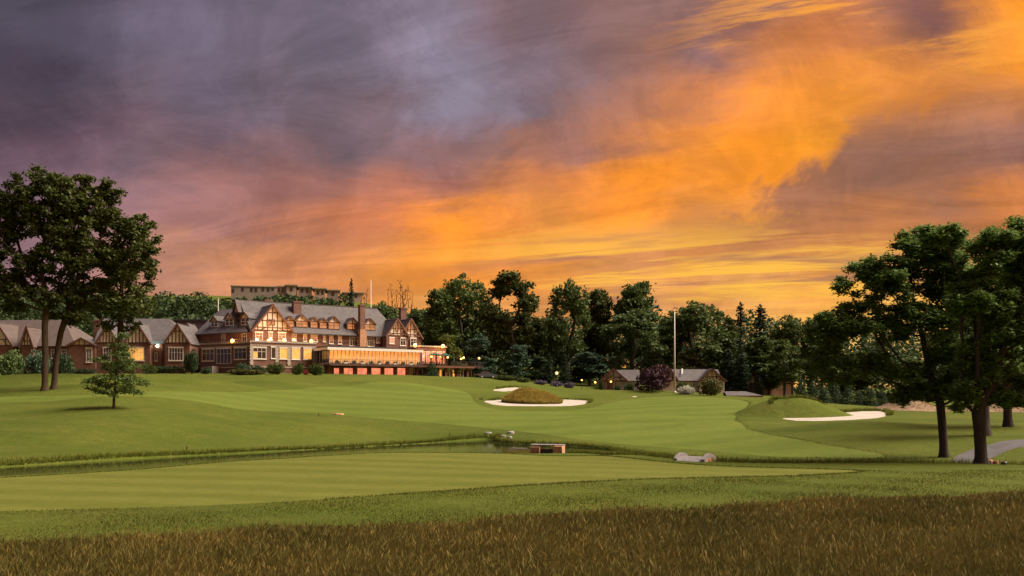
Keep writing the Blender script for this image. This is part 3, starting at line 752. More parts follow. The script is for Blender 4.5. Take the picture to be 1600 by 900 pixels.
# ground floor projection of B with its roof terrace
_ax, _ay, _ = B.world(B.s_at(391, 0), 0); _th = R(-28); _u = (391-800)/FPX
_s = (_u*(_ay-4.2*math.cos(_th))-_ax-4.2*math.sin(_th))/(math.cos(_th)-_u*math.sin(_th))
_cx, _cy = _ax+_s*math.cos(_th)+4.2*math.sin(_th), _ay+_s*math.sin(_th)-4.2*math.cos(_th)
tF = -(_cx-B.o[0])*B.n+(_cy-B.o[1])*B.c          # the two terrace walls meet at one corner
b0, b1 = B.s_at(391, tF), B.s_at(494, tF); _, zP = B.P(440, 533.5, tF); _, zb = B.P(440, 571, tF)
MB().box(b0, b1, tF, -.01, -1, zP-.35).build('ground_floor_wall', M_BRICK, BR)
MB().box(b0-.05, b1+.05, tF-.12, tF+.35, zP-.349, zP).build('parapet_coping', M_TRIM, BR)
MB().box(b0-.05, b1+.05, tF-.10, tF-.004, zb-.5, zb-.25).build('plinth', M_TRIM, BR)
MB().box(b0-.05, b1+.05, tF-.09, tF-.003, zP-1.05, zP-.85).build('string_course', M_TRIM, BR)
for px in (393, 432.5, 451.5, 491):
    a = B.s_at(px, tF); mb = MB(); n = 11
    for i in range(n): mb.box(a-(.42 if i % 2 else .3), a+(.42 if i % 2 else .3), tF-.16, tF-.002, zb+(zP-1.1-zb)*i/n, zb+(zP-1.1-zb)*(i+.94)/n)
    mb.build('quoin_pier', M_TRIM, BR)
for p0, p1, q0, q1, c, gl in ((394.8, 416, 543.2, 560.8, 3, 0), (423.5, 430.5, 542.6, 560.2, 1, 0), (436.7, 451, 543.6, 561, 1, 1), (455.6, 468.8, 544, 561.6, 1, 1), (474, 487.2, 544.5, 561.6, 1, 1)):
    x0, x1, z0, z1 = B.rect(p0, p1, q0, q1, tF); window(BR, x0, x1, z0, z1, tF, c, 2 if c > 1 else 1, M_LIT if gl else M_GLASS, lintel=True)
    if c == 3:   # glowing panel on the pane stands for a lamplit corner of the room
        MB().box(x0+.15, x0+(x1-x0)*.34, tF-.06, tF-.036, z0+.2, z0+(z1-z0)*.62).build('lamplight_panel', M_LIT, BR)
# railing on the terrace edge
def railing(root, pts, h, name='railing', mat=None, step=.6):
    mb = MB()
    for (a, b) in zip(pts[:-1], pts[1:]):
        a, b = Vector(a), Vector(b); up = Vector((0, 0, h)); mb.bar(a+up, b+up, .06); mb.bar(a+up*.15, b+up*.15, .04)
        n = max(1, int((b-a).length/step))
        for i in range(n+1):
            p = a.lerp(b, i/n); mb.bar(p, p+up, .035 if i % 4 else .07)
    return mb.build(name, mat or M_DARKM, root)
railing(BR, [(b0, tF+.15, zP), (b1, tF+.15, zP)], .55, step=.9)

# left front A
cx, cy, _ = B.world(B.s_at(391, 0), 0)
A = Frame('clubhouse_annex', 391, cy, -28, 4.3); A.o = (cx, cy); A.root.location = (cx, cy, 4.3)
AR = A.root; tag(AR, 'slate-roofed left front of the clubhouse with three dormers and entrance steps', 'clubhouse')
A.root.name = 'clubhouse_annex'
aL = A.s_at(309, 0); _, zEA = A.P(350, 520, -.6)
MB().box(aL, .5, 0, 12, -1, zEA-.02).build('wall', M_BRICK, AR)
kA = (19.3-A.z0-zEA)/6.6; roofA = lambda t: zEA+(t+.6)*kA
ra = A.s_at(343, 6); rzA = roofA(6); r1 = 9
rb_ = A.s_at(384, 6); rf = MB(); l = aL-.6
rf.slab([(l, -.6, zEA), (-.3, -.6, zEA), (rb_, 6, rzA), (ra, 6, rzA)], .25)
rf.slab([(rb_, 12.6, zEA), (l, 12.6, zEA), (ra, 6, rzA), (rb_, 6, rzA)], .25)
rf.slab([(l, 12.6, zEA), (l, -.6, zEA), (ra, 6, rzA)], .25)
rf.build('roof', M_SLATE, AR)
MB().box(l, 0, -.78, -.62, zEA-.22, zEA-.02).build('gutter', M_DARKM, AR)
for px, qt, qb, w, d in ((335.3, 494.5, 511.5, 2.2, 1), (358.5, 489.5, 509.5, 2.6, 1), (383.4, 488.5, 508.5, 2.6, 1)): dormer(AR, A, px, qt, qb, w, roofA, d, M_GLASS)
for p0, p1, q0, q1 in ((346.5, 352, 522, 535), (378.5, 386, 521, 534)):
    x0, x1, z0, z1 = A.rect(p0, p1, q0, q1, 0); window(AR, x0, x1, z0, z1, 0, 2, 2, M_GLASS)
tA = -4.2; f0, f1 = A.s_at(312.5, tA), A.s_at(391, tA); _, zPA = A.P(350, 535, tA); _, zbA = A.P(350, 571.5, tA)
MB().box(f0, f1+.1, tA, -.01, -1, zPA-.35).build('ground_floor_wall', M_BRICK, AR)
MB().box(f0-.1, f1+.1, tA-.12, tA+.35, zPA-.349, zPA).build('parapet_coping', M_TRIM, AR)
MB().box(f0-.1, f1+.1, tA-.09, tA-.003, zPA-1.05, zPA-.85).build('string_course', M_TRIM, AR)
MB().box(f0-.1, f1+.1, tA-.10, tA-.004, zbA-.5, zbA-.25).build('plinth', M_TRIM, AR)
for p0, p1, q0, q1, c, nm in ((316, 335, 545.4, 564, 3, 'window'), (339, 361.5, 544.5, 568.5, 4, 'door'), (366, 385.5, 543.5, 561.5, 3, 'window')):
    x0, x1, z0, z1 = A.rect(p0, p1, q0, q1, tA)
    o = window(AR, x0, x1, z0, z1, tA, c, 2, M_GLASS, sill=nm == 'window', name='door' if nm == 'door' else 'window', lintel=True)
railing(AR, [(f0, tA+.15, zPA), (f1, tA+.15, zPA)], .55, step=.9)
# entrance steps running down to the left of the doors
x0, _ = A.P(338, 569, tA); st = empty('stone_steps', A.world(x0, tA-.1), A.th); tag(st, 'grey stone steps leading up to the clubhouse glass doors', 'steps')
n = 10; zt = zbA-.1
for i in range(n):
    MB().box(-.34*i-.34, -.34*i+1.0 if i == 0 else -.34*i, -2.0, -.1, -.6, zt*(1-i/n)).build('step', M_STONEG, st)
MB().prism([(.2, -2.15, zt+.9), (-3.5, -2.15, .7), (-3.5, -2.15, .55), (.2, -2.15, zt+.75)], (0, .1, 0)).build('handrail', M_DARKM, st)

# ---- glazed dining pavilion in front
V_ = Frame('dining_pavilion', 425, 186.4, 34, 4.3); V_.root.location = BR.location
VR = V_.root; tag(VR, 'long glazed dining pavilion glowing orange over a brick terrace storey', 'pavilion')
tP = -13.0
p0 = B.s_at(515, tP); p1 = B.s_at(655, tP); _, zf = B.P(585, 547, tP); _, zs = B.P(585, 569.6, tP); zg = -1.6
MB().box(p0+.3, p1-.3, tP+.35, -4.5, zs, zf-.5).build('inner_wall', M_BRICK, VR)
MB().box(p0-.7, p1+.5, tP-.7, -2, zf, zf+.35).build('roof', M_FLAT, VR)
MB().box(p0-.8, p1+.6, tP-.85, tP-.702, zf-.25, zf+.30).build('fascia', M_WHITE, VR)
MB().box(p0-.8, p0-.702, tP-.70, -4.5, zf-.25, zf+.30).build('fascia', M_WHITE, VR)
mb = MB().box(p0+1, p1-1.5, -9.5, -2.2, zf+.351, zf+.9).build('roof_upstand', M_FLAT, VR)
MB().box(p0-.6, p1+.6, tP-1.7, -4.5, zs-.45, zs-.02).build('balcony_slab', M_TIMBER, VR)
n = 24; w = (p1-p0)/n
gp = None
for i in range(n):
    m = MB().box(p0+w*i+.05, p0+w*(i+1)-.05, tP, tP+.06, zs+.25, zf-.02)
    m.build('glass_panel', M_GLASSP, VR)
for i in range(n+1):
    MB().box(p0+w*i-.05, p0+w*i+.05, tP-.08, tP+.1, zs, zf-.01).build('mullion', M_WHITE, VR)
MB().box(p0, p1, tP-.05, tP+.09, zs, zs+.249).build('bottom_rail', M_TIMBER, VR)
for i in range(5):    # left return, dark glass
    y0 = tP+.15+i*1.75
    MB().box(p0-.03, p0+.03, y0+.06, y0+1.69, zs+.25, zf-.02).build('glass_panel', M_GLASS, VR)
    MB().box(p0-.1, p0+.1, y0-.06, y0+.06, zs, zf-.01).build('mullion', M_WHITE, VR)
MB().box(p0-.08, p0+.08, tP+.2, -4.3, zs, zs+.249).build('bottom_rail', M_WHITE, VR)
railing(VR, [(p0-.5, -5.0, zs), (p0-.5, tP-1.55, zs), (p1+.4, tP-1.55, zs)], .95, step=.55)
# flower troughs along the balcony rail
for i in range(11):
    a = p0+1.2+i*(p1-p0-2)/10; tr = empty('flower_trough', V_.world(a, tP-1.25, zs), V_.th); V_
    tr.location = (tr.location.x, tr.location.y, tr.location.z)
    tag(tr, 'trough of plants, number %s of eleven from the left along the glazed pavilion balcony' % ('one two three four five six seven eight nine ten eleven'.split()[i]), 'planter', 'troughs on the pavilion balcony')
    MB().prism([(-.4, -.16, 0), (.4, -.16, 0), (.48, -.16, .34), (-.48, -.16, .34)], (0, .32, 0)).build('trough', M_WHITE if i % 2 else M_DARKM, tr)
    mb = MB()
    for k in range(26):
        x = random.uniform(-.42, .42); h = random.uniform(.2, .5); dx, dy = random.uniform(-.15, .15), random.uniform(-.15, .15)
        mb.poly([(x-.07, 0, .32), (x+.07, .02, .32), (x+dx+.02, dy, .34+h), (x+dx-.04, dy-.05, .3+h)])
    mb.build('plants', plain('trough_plants', (.035, .055, .015)) if i == 0 else bpy.data.materials['trough_plants'], tr)
# storey below: brick piers with rose-lit openings
MB().box(p0+.5, p1+14.5, tP+.6, -5, zg, zs-.46).build('lower_wall', M_BRICK, VR)
pxs = [516, 533.5, 555, 577, 598, 618, 637, 652]
for i, px in enumerate(pxs):
    a = B.s_at(px, tP); MB().box(a-.32, a+.32, tP-.1, tP+.62, zg, zs-.46).build('pier', M_BRICK, VR)
for i, (qa, qb, kind) in enumerate(((521, 531, 1), (536.5, 553, 2), (557.5, 574.5, 1), (579.5, 596, 1), (600, 616, 1), (620, 635, 2), (638.5, 648, 0), (651, 660, 0))):
    x0, x1 = B.s_at(qa, tP+.6), B.s_at(qb, tP+.6); _, z1 = B.P((qa+qb)/2, 574.5, tP+.6)
    window(VR, x0, x1, z1-2.6, z1, tP+.6, 1 if kind == 1 else 2, 1, M_LITP if kind else M_GLASS, sill=False)
x0, x1 = B.s_at(508, tP+3), B.s_at(515, tP+3)
# ---- brick block and open terrace at the right end
q0 = p1+.6; q1 = B.s_at(697, tP+1); qe = B.s_at(750, tP)
_, zt1 = B.P(676, 540.5, tP+1)
MB().box(q0, q1, tP+1, -6, zs-.3, zt1-.3).build('end_block_wall', M_BRICK, VR)
MB().box(q0-.05, q1+.15, tP+.8, -5.9, zt1-.299, zt1).build('parapet_coping', M_TRIM, VR)
for qa, qb in ((659.5, 663.5), (665, 672.5), (674, 681), (682.5, 690), (691, 694.5)):
    x0, x1, z0, z1 = B.rect(qa, qb, 549, 568.5, tP+1); window(VR, x0, x1, z0, z1, tP+1, 2, 1, M_LITP, sill=False)
MB().box(p1+.61, qe, tP-1.2, -5, zs-.45, zs-.02).build('terrace_slab', M_BARGE, VR)
MB().box(p1+14.6, qe-.3, tP+.5, -5, zg, zs-.46).build('lower_wall', M_BRICK, VR)
tl = tP+.5
for px in (684, 696.5, 713, 730, 747): a = B.s_at(px, tP); MB().box(a-.28, a+.28, tP-.3, tl+.1, zg, zs-.46).build('pier', M_BRICK, VR)
for qa, qb in ((686, 695), (698, 711), (715, 728), (732, 745)):
    x0, x1 = B.s_at(qa, tl-.1), B.s_at(qb, tl-.1); _, z1 = B.P((qa+qb)/2, 577.5, tl-.1)
    m = 3 if qa > 690 else 2
    for k in range(m):
        y0, y1 = x0+(x1-x0)*k/m, x0+(x1-x0)*(k+1)/m-.06
        window(VR, y0, y1, z1-2.35, z1, tl-.1, 1, 1, M_LIT if (k+int(qa)) % 7 == 0 else M_GLASS, sill=False, name='door')
    MB().box(x0-.15, x1+.1, tl-.22, tl-.09, z1+.002, z1+.4).build('lintel', M_WHITE, VR)
railing(VR, [(q1+.3, tP-1.1, zs), (qe-.1, tP-1.1, zs), (qe-.1, -6, zs)], 1.0, step=.45)
# lamps
LG = 'bright globe lamps on the clubhouse terraces'
for F, px, py, t, zf_, lb in ((A, 363, 533, tA-.1, zPA-1.0, 'amber globe lamp over the glass doors at the top of the stone steps'), (B, 419.4, 533.3, tF+.3, zP-.02, 'amber globe lamp below the big half-timbered gable'),
                       (B, 444.3, 532, tF+.3, zP-.02, 'amber globe lamp just right of the big half-timbered gable'), (B, 486.2, 533.3, tF+.3, zP-.02, 'amber globe lamp at the left end of the glazed pavilion'),
                       (B, 648.6, 539.6, tP+.5, zf+.35, 'amber globe lamp at the right end of the pavilion roof'), (B, 692, 541, tP-.9, zs, 'tall amber globe lamp between the open green umbrellas')):
    globe_lamp(F, px, py, t, zf_, lb, LG, power=300, r=.40)
for px, py, lb in ((674, 557.5, 'small globe lamp left of the open green umbrellas on the terrace'), (699.5, 558.5, 'small globe lamp right of the open green umbrellas on the terrace'), (720.5, 561, 'lower of two small globe lamps near the terrace end'), (724.5, 559, 'higher of two small globe lamps near the terrace end'), (748.5, 560, 'small globe lamp at the right-hand corner of the terrace')):
    globe_lamp(B, px, py, tP-.8, zs, lb, 'small globe lamps along the end terrace', power=30, r=.22)
# umbrellas, tables and chairs on the terrace
def umbrella(px, pyt, pyb, open_, lb):
    t = tP+.2; a, zt = B.P(px, pyt, t); e = empty('garden_umbrella', B.world(a, t, zs), B.th); tag(e, lb, 'umbrella', 'green umbrellas on the terrace')
    h = zt-zs; _, zb = B.P(px, pyb, t); m = M_UMB
    MB().tube([(0, 0, 0), (0, 0, h)], .04, 8).tube([(0, 0, 0), (0, 0, .1)], .3, 10).build('pole', M_DARKM, e)
    if open_:
        r = 1.55; mb = MB(); zz = zb-zs
        for k in range(8):
            a0, a1 = 2*math.pi*k/8, 2*math.pi*(k+1)/8
            q = [(0, 0, h), (r*math.cos(a0), r*math.sin(a0), zz), (r*math.cos(a1), r*math.sin(a1), zz)]
            mb.slab(q, .03); mb.slab([q[1], (q[1][0], q[1][1], zz-.15), (q[2][0], q[2][1], zz-.15), q[2]], .02)
        mb.build('canopy', m, e)
    else:
        mb = MB(); mb.tube([(0, 0, h*.34), (0, 0, h*.5), (0, 0, h*.8), (0, 0, h)], [.20, .17, .11, .03], 9); mb.build('canopy', m, e)
M_UMB = plain('green_canvas', (.022, .075, .068), .85, .2, .2, 2)
umbrella(680, 550.5, 554.5, True, 'left open dark green umbrella on the terrace'); umbrella(694.5, 551.5, 555.5, True, 'right open dark green umbrella on the terrace'); umbrella(709, 551.5, 556, False, 'closed dark green umbrella on the terrace')
words = 'first second third fourth fifth sixth'.split()
for i, px in enumerate((668, 679, 690, 703, 712, 735)):
    t = tP+.1; a = B.s_at(px, t); e = empty('terrace_table', B.world(a, t, zs), B.th); tag(e, '%s round table from the left on the open end terrace' % words[i], 'table', 'tables on the end terrace')
    MB().tube([(0, 0, .70), (0, 0, .74)], .55, 14).build('top', M_TIMBER, e); MB().tube([(0, 0, 0), (0, 0, .04), (0, 0, .05), (0, 0, .70)], [.3, .28, .05, .05], 8).build('base', M_DARKM, e)
    for sg in (-1, 1):
        ch = empty('terrace_chair', B.world(a+sg*.95, t-.05, zs), B.th); tag(ch, 'wooden chair %s the %s terrace table from the left' % ('left of' if sg < 0 else 'right of', words[i]), 'chair', 'chairs on the end terrace')
        MB().box(-.24, .24, -.24, .24, .42, .46).build('seat', M_BARGE, ch)
        MB().box(sg*.24-.02, sg*.24+.02, -.24, .24, .50, .92).build('backrest', M_BARGE, ch)
        for x in (-.21, .21):
            for y in (-.21, .21): MB().box(x-.02, x+.02, y-.02, y+.02, 0, .42 if x*sg < 0 else .5).build('leg', M_BARGE, ch)

# ---- gabled brick wing on the left
W = Frame('gabled_brick_wing', 246, 184, 3, 4.2); WR = W.root; tag(WR, 'low brick wing with two half-timbered gables and slate roof left of the clubhouse', 'building')
w0, w1 = W.s_at(150, 0), W.s_at(296, 0); _, zw = W.P(246, 537, 0); _, zr = W.P(240, 498, 6)
MB().box(w0, w1, 0, 12, -1, zw).build('wall', M_BRICK, WR)
rf = MB(); c0, c1 = W.s_at(160, 6), W.s_at(265, 6)
rf.slab([(w0-.4, -.5, zw), (w1+.4, -.5, zw), (c1, 6, zr), (c0, 6, zr)], .25); rf.slab([(w1+.4, 12.5, zw), (w0-.4, 12.5, zw), (c0, 6, zr), (c1, 6, zr)], .25)
rf.slab([(w1+.4, -.5, zw), (w1+.4, 12.5, zw), (c1, 6, zr)], .25); rf.slab([(w0-.4, 12.5, zw), (w0-.4, -.5, zw), (c0, 6, zr)], .25); rf.build('roof', M_SLATE, WR)
for pa, qa, pl, pr in ((215, 506.5, 196, 234.5), (278, 508, 258.5, 296.5), (168, 509, 152, 185)):
    t = -1.6; a0, a1 = W.s_at(pl, t), W.s_at(pr, t); _, za = W.P(pa, qa, t); gable_block(WR, (a0+a1)/2, (a1-a0)/2, -1, zw, za, t, 8, nv=6, rails=(.66,), brace=False)
for q0_, q1_, y0, y1, c, g in ((200, 225, 543.5, 563.5, 5, M_LIT), (263.5, 286.5, 543.5, 563.5, 5, M_GLASS), (161, 174, 543.5, 565, 3, M_GLASS)):
    x0, x1, z0, z1 = W.rect(q0_, q1_, y0, y1, -1.6); window(WR, x0, x1, z0, z1, -1.6, c, 2, g, lintel=True)
x0, x1, z0, z1 = W.rect(242, 246, 551, 564, 0); window(WR, x0, x1, z0, z1, 0, 1, 1)
x0, x1 = W.s_at(234, -.6), W.s_at(256, -.6); _, z0 = W.P(245, 537.5, -.8); _, z1 = W.P(245, 529, 1.5)
MB().prism([(x0, -1.2, z0), (x1, -1.2, z0), ((x0+x1)/2+.8, 1.4, z1), ((x0+x1)/2-.8, 1.4, z1)], (0, .5, .25)).build('porch_roof', M_COPPER, WR)
for px in (236, 254): a = W.s_at(px, 0); MB().tube([(a, -.12, 0), (a, -.12, zw)], .07, 6).build('drainpipe', M_DARKM, WR)
MB().box(w0-.05, w1+.05, -.12, -.003, .5, .75).build('plinth', M_TRIM, WR)
chimney(WR, W, 146, 156, 500, 530, 3, 1.4, M_BRICK)
globe_lamp(W, 246, 540.7, -.5, 0, 'white wall lamp between the two gables of the low brick wing', 'wall lamps', power=80, r=.3, white=True, post=False)
# lower annex further left with a small gable
x0, x1 = W.s_at(107, -3), W.s_at(150, -3); _, ze = W.P(125, 540, -3)
K = Frame('brick_annex', 128, 181, 3, 4.2); KR = K.root; tag(KR, 'plain brick annex with small gable half hidden by the tall twin trees', 'building')
x0, x1 = K.s_at(107, 0), K.s_at(149, 0); _, ze = K.P(128, 540, 0); _, za = K.P(128, 529, 0)
gable_block(KR, (x0+x1)/2, (x1-x0)/2, -1, ze, za, 0, 9, nv=4, rails=(), brace=False)
x0, x1, z0, z1 = K.rect(134.5, 144, 544.5, 566, 0); window(KR, x0, x1, z0, z1, 0, 3, 2, lintel=True)
# dark link block between the wing and the clubhouse
J = Frame('link_building', 300, 196, 3, 4.2); JR = J.root; tag(JR, 'dark link building with small white gable between wing and clubhouse', 'building')
x0, x1 = J.s_at(284, 0), J.s_at(330, 0); _, ze = J.P(300, 523, 0); _, za = J.P(293, 508, 0)
MB().box(x0, x1, 0, 9, -1, ze).build('wall', M_TIMBER, JR); MB().box(x0-.3, x1+.3, -.3, 9.3, ze, ze+.4).build('roof', M_FLAT, JR)
g0, g1 = J.s_at(284, -1), J.s_at(303, -1); gable_block(JR, (g0+g1)/2, (g1-g0)/2, -1, ze, za, -1, 5, wall=M_TIMBER, nv=3, rails=(), brace=False)
x0, x1 = J.s_at(270, 8), J.s_at(320, 8); _, z1 = J.P(300, 500, 8); MB().box(x0, x1, 9.5, 16, ze-4, z1).build('rear_block', M_SLATEB, JR); MB().box(x0-.3, x1+.3, 9.2, 16.3, z1, z1+.3).build('rear_roof', M_FLAT, JR)
for px in (289, 296): x0, x1, z0, z1 = J.rect(px, px+4.5, 527, 535, -1); window(JR, x0, x1, z0, z1, -1, 1, 2)

# ---- house at the far left
D = Frame('brown_roofed_house', 40, 190, -4, 4.0); DR = D.root; tag(DR, 'brown-roofed house with small gables behind the tall twin trees', 'house')
x0, x1 = D.s_at(-40, 0), D.s_at(118, 0); _, ze = D.P(40, 541, 0); _, zr = D.P(40, 500, 7)
MB().box(x0, x1, 0, 14, -1, ze).build('wall', M_BRICK, DR)
rf = MB(); c1 = D.s_at(100, 7)
rf.slab([(x0, -.5, ze), (x1+.4, -.5, ze), (c1, 7, zr), (x0, 7, zr)], .25); rf.slab([(x1+.4, 14.5, ze), (x0, 14.5, ze), (x0, 7, zr), (c1, 7, zr)], .25); rf.slab([(x1+.4, -.5, ze), (x1+.4, 14.5, ze), (c1, 7, zr)], .25); rf.build('roof', M_SLATEB, DR)
for pa, qa, pl, pr in ((-2, 507, -24, 20), (44, 514, 34, 52)):
    a0, a1 = D.s_at(pl, -1.4), D.s_at(pr, -1.4); _, za = D.P(pa, qa, -1.4); gable_block(DR, (a0+a1)/2, (a1-a0)/2, -1, ze, za, -1.4, 7, nv=3, rails=(.3,), brace=True, roofm=M_SLATEB)
for px in (12, 60, 80, 96): a0, a1, z0, z1 = D.rect(px, px+9, 546, 560, 0); window(DR, a0, a1, z0, z1, 0, 2, 2, M_GLASS)

# ---- flat-roofed apartment block on the hill
M_APT = plain('tan_render', (.34, .27, .24), .9, .2, .1, .4); M_APTD = plain('taupe_render', (.24, .20, .19), .9, .2, .1, .4)
Q = Frame('apartment_block', 440, 385, 12, 40); QR = Q.root; tag(QR, 'long flat-roofed apartment block on the wooded hill behind the clubhouse', 'apartments')
def apt(p0, p1, qt, t, d, mat, wins=(), cap=.8):
    a0, a1 = Q.s_at(p0, t), Q.s_at(p1, t); _, z1 = Q.P((p0+p1)/2, qt, t)
    MB().box(a0, a1, t, t+d, -6, z1-.4).build('block', mat, QR); MB().box(a0-cap, a1+cap, t-cap, t+d+cap, z1-.399, z1).build('flat_roof', M_TRIM, QR)
    for px, py in wins:
        x0, x1, z0, z1 = Q.rect(px-2, px+2, py-3.2, py+3.2, t); window(QR, x0, x1, z0, z1, t, 2, 1, M_GLASS, M_DARKM, sill=False)
apt(361, 430, 446.5, 0, 16, M_APTD, [(364, 454), (379, 452), (393, 453), (400, 453), (411, 452), (419, 452.5), (426, 451)], .4)
apt(430, 447, 446.5, 1.5, 14, M_APT, [(436, 453), (442, 453)], .4)
apt(447.5, 463, 444.8, -1, 12, M_APT, [(455, 452)])
apt(466, 486, 447.5, -.5, 12, M_APTD, [(472, 454), (480, 454)])
apt(491, 508, 450, -1, 12, M_APT, [(497, 457), (504, 457)])
apt(511, 529, 452.5, -.5, 12, M_APTD, [(520, 459)])
apt(537, 566, 456.5, -.5, 12, M_APT, [(545, 462), (556, 462)])

# ---- cottages beyond the green
E1 = Frame('porch_cottage', 957, 186, -6, .6); ER = E1.root; tag(ER, 'small grey-roofed cottage with gabled porch and lit doorway', 'cottage')
x0, x1 = E1.s_at(937, 0), E1.s_at(980, 0); _, ze = E1.P(957, 596, 0); _, za = E1.P(956, 577, 0)
gable_block(ER, (x0+x1)/2, (x1-x0)/2, -1, ze, za, 0, 9, wall=M_STONEG, nv=3, rails=(.35,), brace=True, over=.8)
x0, x1 = E1.s_at(943, -2), E1.s_at(963, -2); _, ze = E1.P(957, 594, -2); _, za = E1.P(953, 584, -2)
k = (za-ze)/((x1-x0)/2); xm = (x0+x1)/2
pr = MB()
for sg in (-1, 1):
    pts = [(xm, -2.6, za), (xm, .1, za), (xm+sg*((x1-x0)/2+.3), .1, ze), (xm+sg*((x1-x0)/2+.3), -2.6, ze)]
    n = mgeo.normal([Vector(p) for p in pts]); pr.slab(pts if n.z > 0 else pts[::-1], .15)
pr.build('porch_roof', M_SLATE, ER)
for x in (x0+.2, x1-.2): MB().bar((x, -2.2, -.6), (x, -2.2, ze-.05), .18).build('porch_post', M_TIMBER, ER)
MB().box(xm-.6, xm+.6, -.09, -.021, -.2, 2.0).build('door', M_BARGE, ER)
x0, x1 = E1.s_at(977, 3), E1.s_at(1000, 3); _, ze = E1.P(990, 595, 3); _, zr = E1.P(985, 578, 6)
MB().box(x0, x1, 3.2, 9, -1, ze).build('side_wall', M_STONEG, ER); rf = MB(); rf.slab([(x0-3, 2.8, ze), (x1, 2.8, ze), (x1, 6, zr), (x0-3, 6, zr)], .2); rf.slab([(x1, 9.4, ze), (x0-3, 9.4, ze), (x0-3, 6, zr), (x1, 6, zr)], .2); rf.build('side_roof', M_SLATE, ER)
E2 = Frame('long_cottage', 1085, 188, -4, .6); ER2 = E2.root; tag(ER2, 'long slate-roofed cottage with half-timbered gables behind the flagpole', 'cottage')
x0, x1 = E2.s_at(1036, 0), E2.s_at(1128, 0); _, ze = E2.P(1085, 595, 0); _, zr = E2.P(1080, 577, 5)
MB().box(x0, x1, 0, 10, -1, ze).build('wall', M_STUCCO, ER2)
rf = MB(); rf.slab([(x0-.3, -.5, ze), (x1, -.5, ze), (x1, 5, zr), (x0-.3, 5, zr)], .25); rf.slab([(x1, 10.5, ze), (x0-.3, 10.5, ze), (x0-.3, 5, zr), (x1, 5, zr)], .25); rf.build('roof', M_SLATE, ER2)
for pa, qa, pl, pr_, t, w_ in ((1113, 577.5, 1093, 1132, -1.8, M_STUCCO), (1046, 578, 1036, 1058, -1.0, M_STUCCO)):
    a0, a1 = E2.s_at(pl, t), E2.s_at(pr_, t); _, za = E2.P(pa, qa, t); gable_block(ER2, (a0+a1)/2, (a1-a0)/2, -1, ze, za, t, 7, wall=w_, nv=5, rails=(.35,), brace=True, over=.5)
chimney(ER2, E2, 1034.5, 1044, 572, 585, 3, 1.5, M_STONEG)
x0, x1, z0, z1 = E2.rect(1046.5, 1049.5, 583.5, 590, -1.05); window(ER2, x0, x1, z0, z1, -1.05, 1, 2, M_GLASS)
for px in (1064, 1082): x0, x1, z0, z1 = E2.rect(px, px+5, 597, 604, 0); window(ER2, x0, x1, z0, z1, 0, 2, 2, M_GLASS)
MB().bar((E2.s_at(1065, 2), 1.2, ze+1.5), (E2.s_at(1066.5, 4), 4.5, zr+.1), .25, .12).build('roof_flashing', M_WHITE, ER2)
E3 = Frame('pink_gabled_house', 1205, 200, 8, -.5); ER3 = E3.root; tag(ER3, 'house with pale pink gable wall glimpsed between dark trees', 'house')
x0, x1 = E3.s_at(1168, 0), E3.s_at(1235, 0); _, ze = E3.P(1200, 600, 0); _, zr = E3.P(1200, 583, 5)
MB().box(x0, x1, 0, 10, -2, ze).build('wall', M_STUCCO, ER3); rf = MB(); rf.slab([(x0-.4, -.5, ze), (x1, -.5, ze), (x1, 5, zr), (x0-.4, 5, zr)], .25); rf.slab([(x1, 10.5, ze), (x0-.4, 10.5, ze), (x0-.4, 5, zr), (x1, 5, zr)], .25); rf.build('roof', M_SLATE, ER3)
a0, a1 = E3.s_at(1204, -1.5), E3.s_at(1236, -1.5); _, za = E3.P(1220, 584, -1.5)
M_PINK = plain('pink_render', (.55, .37, .29), .9, .2, .1, .6)
gable_block(ER3, (a0+a1)/2, (a1-a0)/2, -2, ze, za, -1.5, 6, wall=M_PINK, tri=M_PINK, nv=0, rails=(), brace=False)
a0, a1 = E3.s_at(1168, -1), E3.s_at(1184, -1); _, za = E3.P(1176, 585, -1); gable_block(ER3, (a0+a1)/2, (a1-a0)/2, -2, ze, za, -1, 5, wall=M_BRICK, nv=2, rails=(), brace=False)
x0, x1, z0, z1 = E3.rect(1215, 1220, 597, 606, -1.5); window(ER3, x0, x1, z0, z1, -1.5, 2, 2)
# open flat-roofed shelter
S = Frame('open_shelter', 1163, 168, -3, -.9); SR = S.root; tag(SR, 'low open shelter with flat dark roof beside the green', 'shelter')
x0, x1 = S.s_at(1137, 0), S.s_at(1189, 0); _, z0 = S.P(1163, 616.5, 0); _, z1 = S.P(1155, 611.5, 3)
MB().slab([(x0-.3, -.4, z0-.2), (x1+.3, -.4, z0-.2), (x1-2, 4.5, z1), (x0+.2, 4.5, z1)], .2).build('roof', M_SLATE, SR)
MB().box(x0-.3, x1+.3, -.48, -.405, z0-.5, z0-.2).build('fascia', M_BARGE, SR)
for i in range(5): x = x0+.1+(x1-x0-.2)*i/4; MB().bar((x, 0, -1.5), (x, 0, z0-.42), .16).build('post', M_BARGE, SR)
MB().box(x0, x1, 4.2, 4.4, -1.5, z1-.25).build('back_wall', M_TIMBER, SR)

